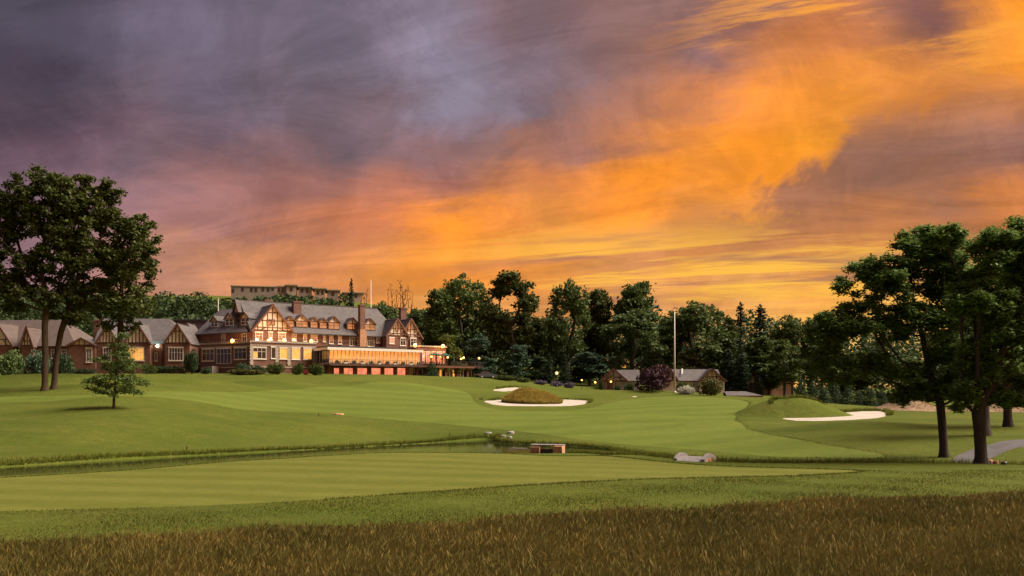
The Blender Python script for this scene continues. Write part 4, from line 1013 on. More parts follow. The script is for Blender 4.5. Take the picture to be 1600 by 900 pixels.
# ------------------------------------------------------------------ trees
def leaf_mat(name, c, c2, trans=.25, hue=.0):
    m = Mat(name, .65, .25)
    geo = m.nd('ShaderNodeNewGeometry'); oi = m.nd('ShaderNodeObjectInfo')
    f = m.mix(m.ramp(geo.outputs['Random Per Island'], 0, 1, 0, 1), c, c2)
    f = m.mix(m.ramp(m.noise(.35, 3, .5, vec=m.obj()), .35, .65, 0, .55), f, tuple(v*.6 for v in c))
    f = m.mix(m.M('MULTIPLY', oi.outputs['Random'], .35), f, tuple(v*.65 for v in c))
    m.col(f)
    tr = m.nd('ShaderNodeBsdfTranslucent'); m.L.new(f, tr.inputs[0])
    mx = m.nd('ShaderNodeMixShader'); mx.inputs[0].default_value = trans
    m.L.new(m.b.outputs[0], mx.inputs[1]); m.L.new(tr.outputs[0], mx.inputs[2]); m.L.new(mx.outputs[0], m.out.inputs[0])
    return m.m
def bark_mat(name, c):
    m = Mat(name, .95, .15)
    n = m.noise(3.0, 5, .7, vec=m.obj(), stretch=(2.5, 2.5, .35)); m.col(m.mix(m.ramp(n, .3, .7, 0, 1), tuple(v*.5 for v in c), tuple(v*1.25 for v in c)))
    m.bump(n, .9, .06); return m.m
BARK = bark_mat('brown_bark', (.062, .042, .030)); BARKG = bark_mat('grey_bark', (.055, .045, .040))
L_DARK = leaf_mat('dark_leaves', (0.060, 0.098, 0.024), (0.113, 0.159, 0.037))
L_OAK = leaf_mat('oak_leaves', (0.046, 0.066, 0.014), (0.095, 0.111, 0.025))
L_LOC = leaf_mat('locust_leaves', (0.109, 0.186, 0.044), (0.210, 0.310, 0.077), .3)
L_MID = leaf_mat('mid_leaves', (0.075, 0.121, 0.042), (0.126, 0.180, 0.058))
L_BLUE = leaf_mat('blue_green_leaves', (0.053, 0.099, 0.064), (0.081, 0.137, 0.085))
L_CON = leaf_mat('conifer_needles', (0.025, 0.050, 0.028), (0.047, 0.078, 0.041), .1)
L_LIME = leaf_mat('lime_leaves', (.090, .125, .020), (.13, .165, .03))
L_SAP = leaf_mat('sapling_leaves', (0.091, 0.144, 0.039), (0.149, 0.210, 0.060), .3)
L_PURP = leaf_mat('purple_leaves', (.045, .018, .030), (.085, .035, .048))
L_LAV = leaf_mat('lavender_leaves', (.095, .075, .13), (.15, .12, .19))
L_WHT = leaf_mat('white_blossom', (.45, .45, .38), (.70, .68, .60))
L_SHR = leaf_mat('shrub_leaves', (.045, .068, .012), (.090, .115, .022))
L_OLV = leaf_mat('olive_leaves', (.065, .070, .016), (.105, .100, .026))
L_HED = leaf_mat('hedge_leaves', (0.031, 0.060, 0.026), (0.055, 0.091, 0.039))
L_RED = leaf_mat('red_flowers', (.25, .03, .02), (.35, .06, .04))

def colonize(attr, path, D, infl, kill, iters, rg, up=.08):
    pos = [Vector(p) for p in path]; par = [-1]+list(range(len(path)-1)); att = [Vector(a) for a in attr]
    alive = list(range(len(att)))
    for it in range(iters):
        kd = kdtree.KDTree(len(pos))
        for i, p in enumerate(pos): kd.insert(p, i)
        kd.balance(); acc = {}; keep = []
        for a in alive:
            co, i, d = kd.find(att[a])
            if d < kill: continue
            keep.append(a)
            if d < infl or it < 3: v = acc.get(i); w = (att[a]-co).normalized(); acc[i] = w if v is None else v+w
        alive = keep
        if not acc or not alive: break
        for i, v in acc.items():
            if v.length < 1e-6: continue
            d = v.normalized()+Vector((rg.normal(0, .12), rg.normal(0, .12), up+rg.normal(0, .10))); d.normalize()
            q = pos[i]+d*D; pos.append(q); par.append(i)
        if len(pos) > 9000: break
    return np.array([tuple(p) for p in pos]), np.array(par)
def limb_mesh(name, P, par, r_tip, expo=2.4, r_max=None, sides=(9, 5, 3), n_trunk=0, flare=1.5):
    n = len(P); rr = np.zeros(n); kids = np.zeros(n, int)
    for i in range(n-1, 0, -1):
        if rr[i] == 0: rr[i] = r_tip**expo
        rr[par[i]] += rr[i]; kids[par[i]] += 1
    if rr[0] == 0: rr[0] = r_tip**expo
    r = rr**(1/expo)
    if r_max: r = np.where(r > r_tip*1.01, r_tip+(r-r_tip)*(r_max-r_tip)/max(r[0]-r_tip, 1e-6), r_tip)
    if n_trunk: 
        for i in range(n_trunk): r[i] *= 1+(flare-1)*max(0, 1-i/1.6)**2
    main = np.full(n, -1); ch = [[] for _ in range(n)]
    for i in range(1, n):
        ch[par[i]].append(i)
        if main[par[i]] < 0 or r[i] > r[main[par[i]]]: main[par[i]] = i
    V, F = [], []; todo = [(0, -1)]
    while todo:
        s, p = todo.pop(); chain = [s]
        while main[chain[-1]] >= 0: chain.append(int(main[chain[-1]]))
        for c in chain: todo += [(q, c) for q in ch[c] if q != main[c]]
        pts = [Vector(P[c]) for c in chain]; rad = [r[c] for c in chain]
        if p >= 0: pts = [Vector(P[p])]+pts; rad = [min(r[p], rad[0]*1.25)]+rad
        if len(pts) < 2: continue
        k = sides[0] if rad[0] > .12 else sides[1] if rad[0] > .04 else sides[2]; b0 = len(V); x = None
        for i, q in enumerate(pts):
            t = (pts[min(i+1, len(pts)-1)]-pts[max(i-1, 0)]).normalized()
            if x is None: x = t.cross(Vector((1, 0, 0)) if abs(t.z) > .9 else Vector((0, 0, 1)))
            x = (x-t*x.dot(t)).normalized(); y = t.cross(x)
            for j in range(k): w = 2*math.pi*j/k; V.append(tuple(q+x*(rad[i]*math.cos(w))+y*(rad[i]*math.sin(w))))
        for i in range(len(pts)-1):
            for j in range(k): j2 = (j+1) % k; F.append((b0+i*k+j, b0+i*k+j2, b0+(i+1)*k+j2, b0+(i+1)*k+j))
    me = np_mesh(name, V, F); me.polygons.foreach_set('use_smooth', np.ones(len(F), bool)); return me, r, kids
def leaf_quads(C_, size, asp, rg, flat=.4, droop=0.0):
    """one folded-diamond leaf spray per centre"""
    n = len(C_); nrm = rg.normal(size=(n, 3)); nrm[:, 2] = np.abs(nrm[:, 2])+flat; nrm /= np.linalg.norm(nrm, axis=1)[:, None]
    a = rg.normal(size=(n, 3)); a[:, 2] -= droop; a -= nrm*(a*nrm).sum(1)[:, None]; a /= np.linalg.norm(a, axis=1)[:, None]
    b = np.cross(nrm, a); s = (size*rg.uniform(.6, 1.35, n))[:, None]
    k = rg.uniform(.25, .5, n)[:, None]
    v0 = C_-a*s*.5; v1 = C_-a*s*(k-.5)*.6+b*s*asp*.5; v2 = C_+a*s*.5+nrm*s*.1; v3 = C_+a*s*(.4-k)*.5-b*s*asp*.5
    V = np.stack([v0, v1, v2, v3], 1).reshape(-1, 3); F = np.arange(4*n).reshape(n, 4)
    return V, F
def blob_points(blobs, n, rg, shell=.0):
    w = np.array([b[3]*b[4]*b[5] for b in blobs]); w = w/w.sum(); out = []
    for b, k in zip(blobs, rg.multinomial(n, w)):
        d = rg.normal(size=(k, 3)); d /= np.linalg.norm(d, axis=1)[:, None]+1e-9
        r = rg.uniform(shell**3, 1, k)**(1/3); out.append(np.array(b[:3])+d*r[:, None]*np.array(b[3:6]))
    return np.concatenate(out)
def tree_meshes(name, path, blobs, n_attr, D, r_tip, r_base, n_leaf, size, asp, spread, seed, infl=6.0, kill=1.3, flat=.4, droop=0.0, shell=.35, up=.08, iters=70, tipr=3.0):
    rg = np.random.default_rng(seed)
    P, par = colonize(blob_points(blobs, n_attr, rg, shell), path, D, infl*D, kill*D, iters, rg, up)
    tm, r, kids = limb_mesh(name+'_trunk', P, par, r_tip, 2.3, r_base, n_trunk=len(path))
    cm = None
    if n_leaf:
        tips = np.where((r < r_tip*tipr) & (np.arange(len(P)) >= len(path)))[0]
        w = np.where(kids[tips] == 0, 2.2, 1.0); w /= w.sum()
        idx = rg.choice(tips, n_leaf, p=w); C_ = P[idx]+rg.normal(0, spread, (n_leaf, 3))*np.array([1, 1, .6])
        V, F = leaf_quads(C_, size, asp, rg, flat, droop); cm = np_mesh(name+'_crown', V, F)
    return tm, cm
def put_tree(name, tm, cm, loc, bark, leaf, label, cat='tree', group=None, scale=(1, 1, 1), rz=0.0):
    e = empty(name, loc, rz); e.scale = scale; tag(e, label, cat, group)
    o = bpy.data.objects.new('trunk', tm); COL.objects.link(o); o.parent = e
    if not tm.materials: tm.materials.append(bark)
    o.material_slots[0].link = 'OBJECT'; o.material_slots[0].material = bark
    if cm is not None:
        o = bpy.data.objects.new('crown', cm); COL.objects.link(o); o.parent = e
        if not cm.materials: cm.materials.append(leaf)
        o.material_slots[0].link = 'OBJECT'; o.material_slots[0].material = leaf
    return e
def hero(name, label, px, py, Y, trunk, blobs, bark, leaf, seed, depth=.85, lobes=0, flatz=.4, **k):
    """trunk and crown given as pixels of the photograph at the tree's own distance"""
    x0 = (px-800)/FPX*Y; z0 = hz(x0, Y)-.1
    f = Y/FPX
    path = [((a-px)*f, 0, (HZ-b)*f-z0) for a, b in trunk]; path[0] = (0, 0, 0)
    # resample the trunk
    pp = [Vector(p) for p in path]; out = [pp[0]]
    for a, b in zip(pp[:-1], pp[1:]):
        n = max(1, int((b-a).length/k['D'])); out += [a.lerp(b, i/n) for i in range(1, n+1)]
    bl = [((b[0]-px)*f, b[4] if len(b) > 4 else 0, (HZ-b[1])*f-z0, b[2]*f, (b[2]+b[3])/2*f*depth, b[3]*f) for b in blobs]
    if lobes:      # break every mass into separate boughs
        rg_ = np.random.default_rng(seed+100); nb = []
        for b in bl:
            for _ in range(lobes):
                v = rg_.normal(size=3); v = v/np.linalg.norm(v)*rg_.uniform(.25, .8); q = rg_.uniform(.3, .5)
                nb.append((b[0]+v[0]*b[3], b[1]+v[1]*b[4], b[2]+v[2]*b[5], b[3]*q, b[4]*q, max(b[5]*q*flatz, .25)))
        bl = nb
    tm, cm = tree_meshes(name, out, bl, seed=seed, **k)
    return put_tree(name, tm, cm, (x0, Y, z0), bark, leaf, label)

hero('oak_tree', 'tall dark oak on the left, the left trunk of the close pair', 70, 600, 106, [(70, 600), (71, 560), (70, 510), (74, 470)],
     [(45, 320, 62, 62), (10, 400, 62, 70), (95, 350, 55, 60), (60, 430, 70, 60), (-20, 330, 50, 60), (15, 465, 50, 38), (100, 290, 38, 36), (60, 275, 28, 24), (90, 470, 45, 35)], BARK, L_OAK, 3,
     n_attr=1200, D=.62, r_tip=.024, r_base=.37, n_leaf=31000, size=.43, asp=.66, spread=.36, kill=1.5, tipr=1.9, lobes=13, flatz=.8, shell=.2, infl=10)
hero('oak_tree', 'tall dark oak on the left, the right-leaning trunk of the close pair', 84, 600, 107.5, [(83, 600), (88, 560), (95, 520), (108, 480), (116, 450)],
     [(140, 330, 62, 60), (185, 360, 45, 50), (120, 400, 62, 60), (170, 430, 60, 50), (215, 400, 32, 42), (130, 290, 45, 32), (170, 480, 50, 28), (120, 495, 45, 22), (180, 300, 30, 25)], BARK, L_OAK, 5,
     n_attr=1200, D=.62, r_tip=.024, r_base=.35, n_leaf=31000, size=.43, asp=.66, spread=.36, kill=1.5, tipr=1.9, lobes=13, flatz=.8, shell=.2, infl=10)
hero('oak_tree', 'oak with bare upper trunk standing just behind the small young tree', 187, 592, 128, [(187, 592), (187, 560), (188, 520), (189, 470)],
     [(215, 430, 32, 42), (185, 415, 38, 38), (200, 480, 44, 26), (232, 380, 18, 26), (150, 470, 32, 34), (190, 505, 36, 16)], BARK, L_OAK, 8,
     n_attr=600, D=.7, r_tip=.025, r_base=.42, n_leaf=8000, size=.5, asp=.62, spread=.36)
hero('young_tree', 'small young light green tree standing alone on the left lawn', 178, 641, 86, [(178, 641), (178, 625), (180, 605), (183, 560), (186, 530)],
     [(180, 612, 44, 10), (176, 595, 46, 16), (186, 572, 44, 18), (192, 548, 34, 18), (150, 605, 18, 9), (216, 598, 22, 10), (190, 528, 20, 10), (165, 560, 22, 16)], BARK, L_SAP, 9,
     n_attr=700, D=.34, r_tip=.010, r_base=.13, n_leaf=7000, size=.25, asp=.5, spread=.2, droop=.1, lobes=14, flatz=.95, infl=9)
LK = dict(n_attr=2700, D=.42, r_tip=.010, r_base=.28, n_leaf=72000, size=.33, asp=.44, spread=.24, flat=1.5, droop=.25, infl=15.0, shell=.2, up=.02, tipr=2.6, iters=95, lobes=26, flatz=.45)
hero('locust_tree', 'dark leafy locust on the right whose trunk stands left of the bigger one', 1475, 719, 59, [(1475, 719), (1474, 690), (1472, 662), (1470, 642)],
     [(1450, 400, 78, 48), (1385, 430, 62, 50), (1335, 505, 62, 34), (1300, 560, 46, 24), (1420, 500, 80, 44), (1500, 450, 70, 66), (1370, 565, 46, 22), (1450, 590, 52, 30), (1500, 560, 60, 45), (1420, 625, 26, 14), (1290, 525, 36, 28), (1355, 465, 46, 34), (1275, 575, 30, 18), (1330, 590, 40, 16), (1440, 380, 50, 26), (1320, 445, 24, 24), (1440, 612, 50, 22), (1500, 605, 50, 26), (1395, 590, 50, 20)], BARKG, L_LOC, 21, depth=.9, **LK)
hero('locust_tree', 'broad leafy locust on the right with the thickest trunk', 1533, 728, 53.5, [(1533, 728), (1532, 700), (1530, 670), (1527, 645)],
     [(1560, 385, 62, 46), (1620, 420, 70, 66), (1530, 470, 64, 56), (1600, 520, 80, 60), (1480, 370, 44, 30), (1540, 570, 60, 36), (1620, 600, 50, 36), (1660, 520, 60, 60), (1510, 610, 40, 22), (1600, 350, 34, 20), (1560, 622, 50, 22), (1510, 630, 34, 16)], BARKG, L_LOC, 22, depth=.9, **dict(LK, r_base=.35))
hero('locust_tree', 'locust with flared dark trunk at the right edge beside the cart path', 1575, 669, 80, [(1575, 669), (1574, 640), (1573, 610), (1572, 580)],
     [(1590, 480, 60, 56), (1560, 540, 56, 40), (1630, 530, 56, 56), (1580, 420, 50, 40)], BARKG, L_LOC, 23, depth=.9, n_attr=800, D=.6, r_tip=.018, r_base=.37, n_leaf=14000, size=.5, asp=.5, spread=.4)
hero('locust_tree', 'locust glimpsed behind the thickest right-hand trunk', 1536, 684, 71, [(1536, 684), (1536, 650), (1534, 620), (1532, 590)],
     [(1530, 500, 50, 50), (1500, 540, 46, 36), (1560, 560, 50, 30)], BARKG, L_LOC, 24, depth=.9, n_attr=600, D=.6, r_tip=.018, r_base=.5, n_leaf=9000, size=.5, asp=.5, spread=.4)

# ---- background kinds: built once, shared by their trees
def proto_broad(seed, kind):
    rg = np.random.default_rng(seed); bl = []
    if kind == 'tall':       # clear stem, layered open crown
        for i in range(15): z = rg.uniform(6.5, 18); a = rg.uniform(0, 6.3); q = 4.2*(1-abs(z-11.5)/10); bl.append((q*math.cos(a), q*math.sin(a), z, 2.0, 2.0, 1.5))
        bl.append((0, 0, 17.6, 1.7, 1.7, 1.9)); path = [(0, 0, i*.9) for i in range(8)]
    elif kind == 'round':
        for i in range(13): z = rg.uniform(4.5, 17); a = rg.uniform(0, 6.3); q = 4.6*math.sqrt(max(.05, 1-((z-10)/8.5)**2)); bl.append((q*math.cos(a), q*math.sin(a), z, 2.6, 2.6, 2.0))
        bl.append((0, 0, 17, 2.4, 2.4, 2.4)); path = [(0, 0, i*.9) for i in range(6)]
    else:                    # full to the ground
        for i in range(16): z = rg.uniform(1.8, 16.5); a = rg.uniform(0, 6.3); q = 4.4*(1-z/22); bl.append((q*math.cos(a), q*math.sin(a), z, 2.5, 2.5, 1.9))
        bl.append((0, 0, 17, 1.6, 1.6, 2.4)); path = [(0, 0, i*.9) for i in range(4)]
    return tree_meshes('broadleaf_'+kind, path, bl, n_attr=420, D=.8, r_tip=.04, r_base=.42, n_leaf=8200, size=.70, asp=.66, spread=.55, seed=seed, infl=8)
PT = {'tall': [proto_broad(31, 'tall'), proto_broad(32, 'tall')], 'round': [proto_broad(41, 'round'), proto_broad(42, 'round')], 'full': [proto_broad(51, 'full'), proto_broad(52, 'full')]}
def proto_conifer(seed, open_=False, H_=20.0, w=3.2):
    rg = np.random.default_rng(seed); P = [(0, 0, i*H_/14) for i in range(15)]; par = [-1]+list(range(14)); C_ = []
    z = 1.0 if not open_ else 3.0
    while z < H_-.3:
        L_ = w*(1-z/H_)**.85+.25; n = rg.integers(5, 8)
        for k in range(n):
            a = 2*math.pi*(k+rg.uniform(-.3, .3))/n; l = L_*rg.uniform(.5, 1.15); m = max(2, int(l/.5))
            jz = rg.uniform(-.35, .35); i0 = int(z/H_*14); prev = i0
            for j in range(1, m+1):
                t = j/m; q = (l*t*math.cos(a), l*t*math.sin(a), z+jz-l*t*.30+l*t*t*.30); P.append(q); par.append(prev); prev = len(P)-1
                for _ in range(5): C_.append(np.array(q)+rg.normal(0, .2, 3)*np.array([1, 1, .5]))
        z += rg.uniform(.42, .62) if not open_ else rg.uniform(.5, .8)
    for _ in range(14): C_.append((rg.normal(0, .1), rg.normal(0, .1), H_-rg.uniform(0, 1.2)))
    tm, r, k = limb_mesh('conifer_trunk', np.array(P), np.array(par), .025, 2.3, .3)
    V, F = leaf_quads(np.array(C_), .62, .5, rg, .8, .3); return tm, np_mesh('conifer_crown', V, F)
PT['conifer'] = [proto_conifer(61), proto_conifer(62)]; PT['spruce'] = [proto_conifer(63, True, 20, 2.8)]
def proto_shrub(seed, kind):
    rg = np.random.default_rng(seed); bl = []
    if kind == 'mound':
        for i in range(9): a = rg.uniform(0, 6.3); q = rg.uniform(.2, .62); bl.append((q*math.cos(a), q*math.sin(a), rg.uniform(.28, .62), .42, .42, .34))
    elif kind == 'cone':
        for i in range(12): z = i/12*.92+.04; bl.append((rg.uniform(-.06, .06), rg.uniform(-.06, .06), z, .50*(1-z)**.7+.03, .50*(1-z)**.7+.03, .1))
    else:
        for i in range(10): bl.append((-1+i*.22, rg.uniform(-.08, .08), .5, .22, .32, .48))
    C_ = blob_points(bl, 2300, rg, .72); C_ = C_[C_[:, 2] > 0]
    V, F = leaf_quads(C_, .115 if kind != 'cone' else .07, .62, rg, .3)
    st = MB()
    for k in range(5): a = rg.uniform(0, 6.3); st.bar((.05*math.cos(a), .05*math.sin(a), -.05), (.3*math.cos(a) if kind != 'cone' else 0, .3*math.sin(a) if kind != 'cone' else 0, .55), .03)
    me = bpy.data.meshes.new('shrub_stem'); me.from_pydata(st.v, [], st.f); me.update()
    return me, np_mesh('shrub_foliage', V, F)
PS = {'mound': [proto_shrub(71, 'mound'), proto_shrub(72, 'mound')], 'cone': [proto_shrub(73, 'cone')], 'hedge': [proto_shrub(74, 'hedge')]}
_n = [0]
def bg_tree(name, label, px, py_top, wpx, Y, kind, leaf, py_base=None, group='trees beyond the course'):
    _n[0] += 1; x = (px-800)/FPX*Y; zg = hz(x, Y)-.2; h = (HZ-py_top)/FPX*Y-zg; w = wpx/FPX*Y
    p = PT[kind][_n[0] % len(PT[kind])]; base_w = {'tall': 11.0, 'round': 13.2, 'full': 11.5, 'conifer': 6.6, 'spruce': 5.8}[kind]
    s = w/base_w
    return put_tree(name, p[0], p[1], (x, Y, zg), BARKG, leaf, label, group=group, scale=(s, s, h/19.3), rz=_n[0]*2.1)
def bg_shrub(name, label, px, py_base, wpx, hpx, Y, kind, leaf, cat='shrub', group='shrubs round the buildings', z=None, rz=None):
    _n[0] += 1; x = (px-800)/FPX*Y; zg = hz(x, Y)-.1 if z is None else z; w = wpx/FPX*Y; h = hpx/FPX*Y
    p = PS[kind][_n[0] % len(PS[kind])]; e = empty(name, (x, Y, zg), _n[0]*1.7 if rz is None else rz); tag(e, label, cat, group)
    s = w/(1.9 if kind == 'mound' else 1.0 if kind == 'cone' else 2.1)
    e.scale = (s, s if kind != 'hedge' else min(s, h*1.1), h/(.92 if kind != 'cone' else 1.02))
    for nm, me, m in (('stem', p[0], BARK), ('foliage', p[1], leaf)):
        o = bpy.data.objects.new(nm, me); COL.objects.link(o); o.parent = e
        if not me.materials: me.materials.append(m)
        o.material_slots[0].link = 'OBJECT'; o.material_slots[0].material = m
    return e
for a in [
    ('broadleaf_tree', 'dense dark tree just right of the clubhouse twin gables', 690, 446, 74, 216, 'full', L_DARK),
    ('broadleaf_tree', 'tall dark tree with ragged top, highest right of the twin gables', 722, 428, 84, 222, 'round', L_DARK),
    ('broadleaf_tree', 'tallest tree of the middle, open crown on a bare leaning trunk', 800, 424, 92, 214, 'tall', L_OAK),
    ('broadleaf_tree', 'shaded tree filling the gap left of the bare-trunked tall tree', 762, 462, 62, 226, 'full', L_OAK),
    ('broadleaf_tree', 'dark tree filling the gap right of the bare-trunked tall tree', 842, 492, 64, 230, 'full', L_OAK),
    ('broadleaf_tree', 'tall pointed dark tree above the street clock', 888, 436, 80, 216, 'round', L_DARK),
    ('broadleaf_tree', 'tall thin-leaved tree with sky showing through, above the porch cottage', 938, 446, 72, 226, 'full', L_OAK),
    ('broadleaf_tree', 'high dark tree with ragged crown left of the tall flagpole', 988, 438, 84, 224, 'tall', L_DARK),
    ('broadleaf_tree', 'soft grey-green rounded tree rising behind the purple tree', 988, 484, 104, 205, 'round', L_MID),
    ('broadleaf_tree', 'big rounded tree immediately right of the tall flagpole top', 1090, 470, 116, 208, 'round', L_DARK),
    ('broadleaf_tree', 'dark tree behind the flagpole, left of the big rounded tree', 1040, 496, 70, 218, 'full', L_MID),
    ('broadleaf_tree', 'shaded tree between the big rounded tree and the pair of spruces', 1136, 496, 60, 214, 'full', L_OAK),
    ('spruce_tree', 'left one of two spiky spruces on the skyline', 1157, 476, 42, 214, 'spruce', L_CON),
    ('spruce_tree', 'right one of two spiky spruces on the skyline', 1188, 480, 58, 204, 'spruce', L_CON),
    ('broadleaf_tree', 'dark tree below the right-hand spruce', 1190, 522, 84, 196, 'full', L_DARK),
    ('broadleaf_tree', 'dark round tree right of the two spruces', 1238, 492, 66, 204, 'round', L_DARK),
    ('broadleaf_tree', 'dark tree in front of the pink gable wall', 1226, 530, 60, 186, 'tall', L_DARK),
    ('broadleaf_tree', 'ragged tree at the left margin of the locust foliage', 1285, 488, 70, 200, 'round', L_DARK),
    ('broadleaf_tree', 'dark tree seen through the lowest locust branches', 1345, 545, 90, 190, 'full', L_DARK),
    ('broadleaf_tree', 'dark tree deep in shade behind the two locust trunks', 1425, 560, 100, 185, 'full', L_DARK),
    ('broadleaf_tree', 'dark tree behind the thickest locust trunk', 1510, 555, 100, 180, 'full', L_DARK),
    ('broadleaf_tree', 'dark tree at the right edge beyond the cart path', 1590, 540, 110, 170, 'full', L_DARK),
    ('broadleaf_tree', 'blue-green bushy tree below the bare-trunked tall tree', 808, 536, 52, 196, 'full', L_BLUE),
    ('broadleaf_tree', 'dark blue-green tree behind the end of the terrace', 748, 522, 62, 204, 'full', L_BLUE),
    ('broadleaf_tree', 'dark rounded tree behind the lavender bed', 922, 548, 74, 200, 'full', L_BLUE),
    ('broadleaf_tree', 'low dark tree left of the street clock', 842, 556, 46, 200, 'full', L_HED),
    ('conifer_tree', 'narrow dark conifer left of the street clock face', 858, 552, 24, 196, 'conifer', L_CON),
    ('conifer_tree', 'narrow dark conifer right of the street clock face', 882, 556, 24, 196, 'conifer', L_CON),
    ('broadleaf_tree', 'lime green tree behind the amber lamp at the terrace', 697, 520, 46, 202, 'full', L_LIME),
    ('broadleaf_tree', 'small lime green tree beside the closed umbrella', 714, 543, 32, 199, 'full', L_LIME),
    ('conifer_tree', 'dark conifer right of the long cottage gable', 1138, 548, 44, 194, 'conifer', L_CON),
    ('conifer_tree', 'slim dark conifer in front of the house left of the pink wall', 1184, 583, 20, 186, 'conifer', L_HED),
    ('conifer_tree', 'dark conifer above the low open shelter', 1160, 556, 42, 192, 'conifer', L_HED),
    ('broadleaf_tree', 'olive tree between the flagpole and the long cottage roof', 1075, 548, 60, 203, 'full', L_OLV),
    ('broadleaf_tree', 'green tree on the slope between clubhouse roof and twin gables', 652, 478, 70, 232, 'full', L_MID),
    ('broadleaf_tree', 'rounded tree behind the mast on the clubhouse roof', 596, 470, 66, 240, 'round', L_MID),
]: bg_tree(*a)
W_ = 'one two three four five six seven eight nine ten eleven'.split()
for i in range(9):
    px = 1252+i*18; Y_ = 140+(i % 2)*3; bg_shrub('arborvitae', 'dense conifer, number %s from the left in the dark row behind the right bunker' % W_[i], px, 636, 24, 40-(i % 3)*4-i*.8, Y_, 'cone', L_HED, 'conifer', 'conifer row behind the right bunker')
# bare trees on the hill
BT = tree_meshes('bare', [(0, 0, i*.8) for i in range(6)], [(0, 0, 12, 3.2, 3.2, 5), (1.5, 0, 14, 2, 2, 4), (-1.5, .5, 13, 2, 2, 4)], n_attr=260, D=.6, r_tip=.05, r_base=.34, n_leaf=0, size=1, asp=1, spread=1, seed=81, infl=9, kill=1.0, up=.35)
for px, pt, s, lb in ((631, 432, 1.0, 'larger leafless tree on the skyline right of the roof mast'), (613, 438, .6, 'thin leafless tree on the skyline nearer the roof mast'), (571, 446, .6, 'small leafless tree on the skyline left of the roof mast')):
    Y = 250; x = (px-800)/FPX*Y; z = hz(x, Y); h = (HZ-pt)/FPX*Y-z; put_tree('bare_tree', BT[0], None, (x, Y, z), BARK, None, lb, group='leafless trees on the hill', scale=(s, s, h/18.2), rz=px)
bg_tree('spruce_tree', 'thin scraggly spruce on the skyline left of the roof mast', 549, 438, 20, 262, 'spruce', L_CON)

# ---- hillside wood behind the clubhouse, one mass
def woodland():
    rg = np.random.default_rng(5); Vs, Fs = [], []; off = 0
    base = [(blob_points([(0, 0, .62, .42, .42, .38), (.2, .1, .4, .3, .3, .25), (-.2, -.1, .45, .3, .3, .25), (0, 0, .18, .42, .42, .2)], 700, rg, .6)) for _ in range(4)]
    spots = []
    for Y in (238, 256, 275, 297, 320, 345, 372):
        for px in np.arange(-120, 700, 1333*7.5/Y):
            spots.append((px+rg.uniform(-8, 8), Y+rg.uniform(-7, 7)))
    for Y in (236, 250, 266, 288):
        for px in np.arange(690, 1760, 1333*8.5/Y): spots.append((px+rg.uniform(-8, 8), Y+rg.uniform(-7, 7)))
    for px, Y in spots:
        if Y > 355 and 345 < px < 580: continue
        x = (px-800)/FPX*Y; h = rg.uniform(10, 15.5) if px < 690 else rg.uniform(20, 27)
        z = hz(x, Y); top = HZ-(z+h)/Y*FPX
        lim = 457 if 350 < px < 540 else (452 if px <= 350 else 478)
        if px > 690: lim = 472
        if top < lim: h = (HZ-lim-rg.uniform(0, 24))/FPX*Y-z
        if h < 3: continue
        w = rg.uniform(8, 12); C_ = base[rg.integers(4)]*np.array([w, w, h]); a = rg.uniform(0, 6.3)
        C_ = np.stack([C_[:, 0]*math.cos(a)-C_[:, 1]*math.sin(a), C_[:, 0]*math.sin(a)+C_[:, 1]*math.cos(a), C_[:, 2]], 1)+np.array([x, Y, z-.3])
        V, F = leaf_quads(C_, 1.15, .7, rg, .4); Vs.append(V); Fs.append(F+off); off += len(V)
    o = link('woodland', np_mesh('woodland', np.concatenate(Vs), np.concatenate(Fs)), L_MIDW)
    tag(o, 'dense dark wood covering the hill behind the clubhouse and cottages', 'woodland', kind='stuff')
L_MIDW = leaf_mat('woodland_leaves', (0.043, 0.075, 0.029), (0.086, 0.129, 0.043))
woodland()

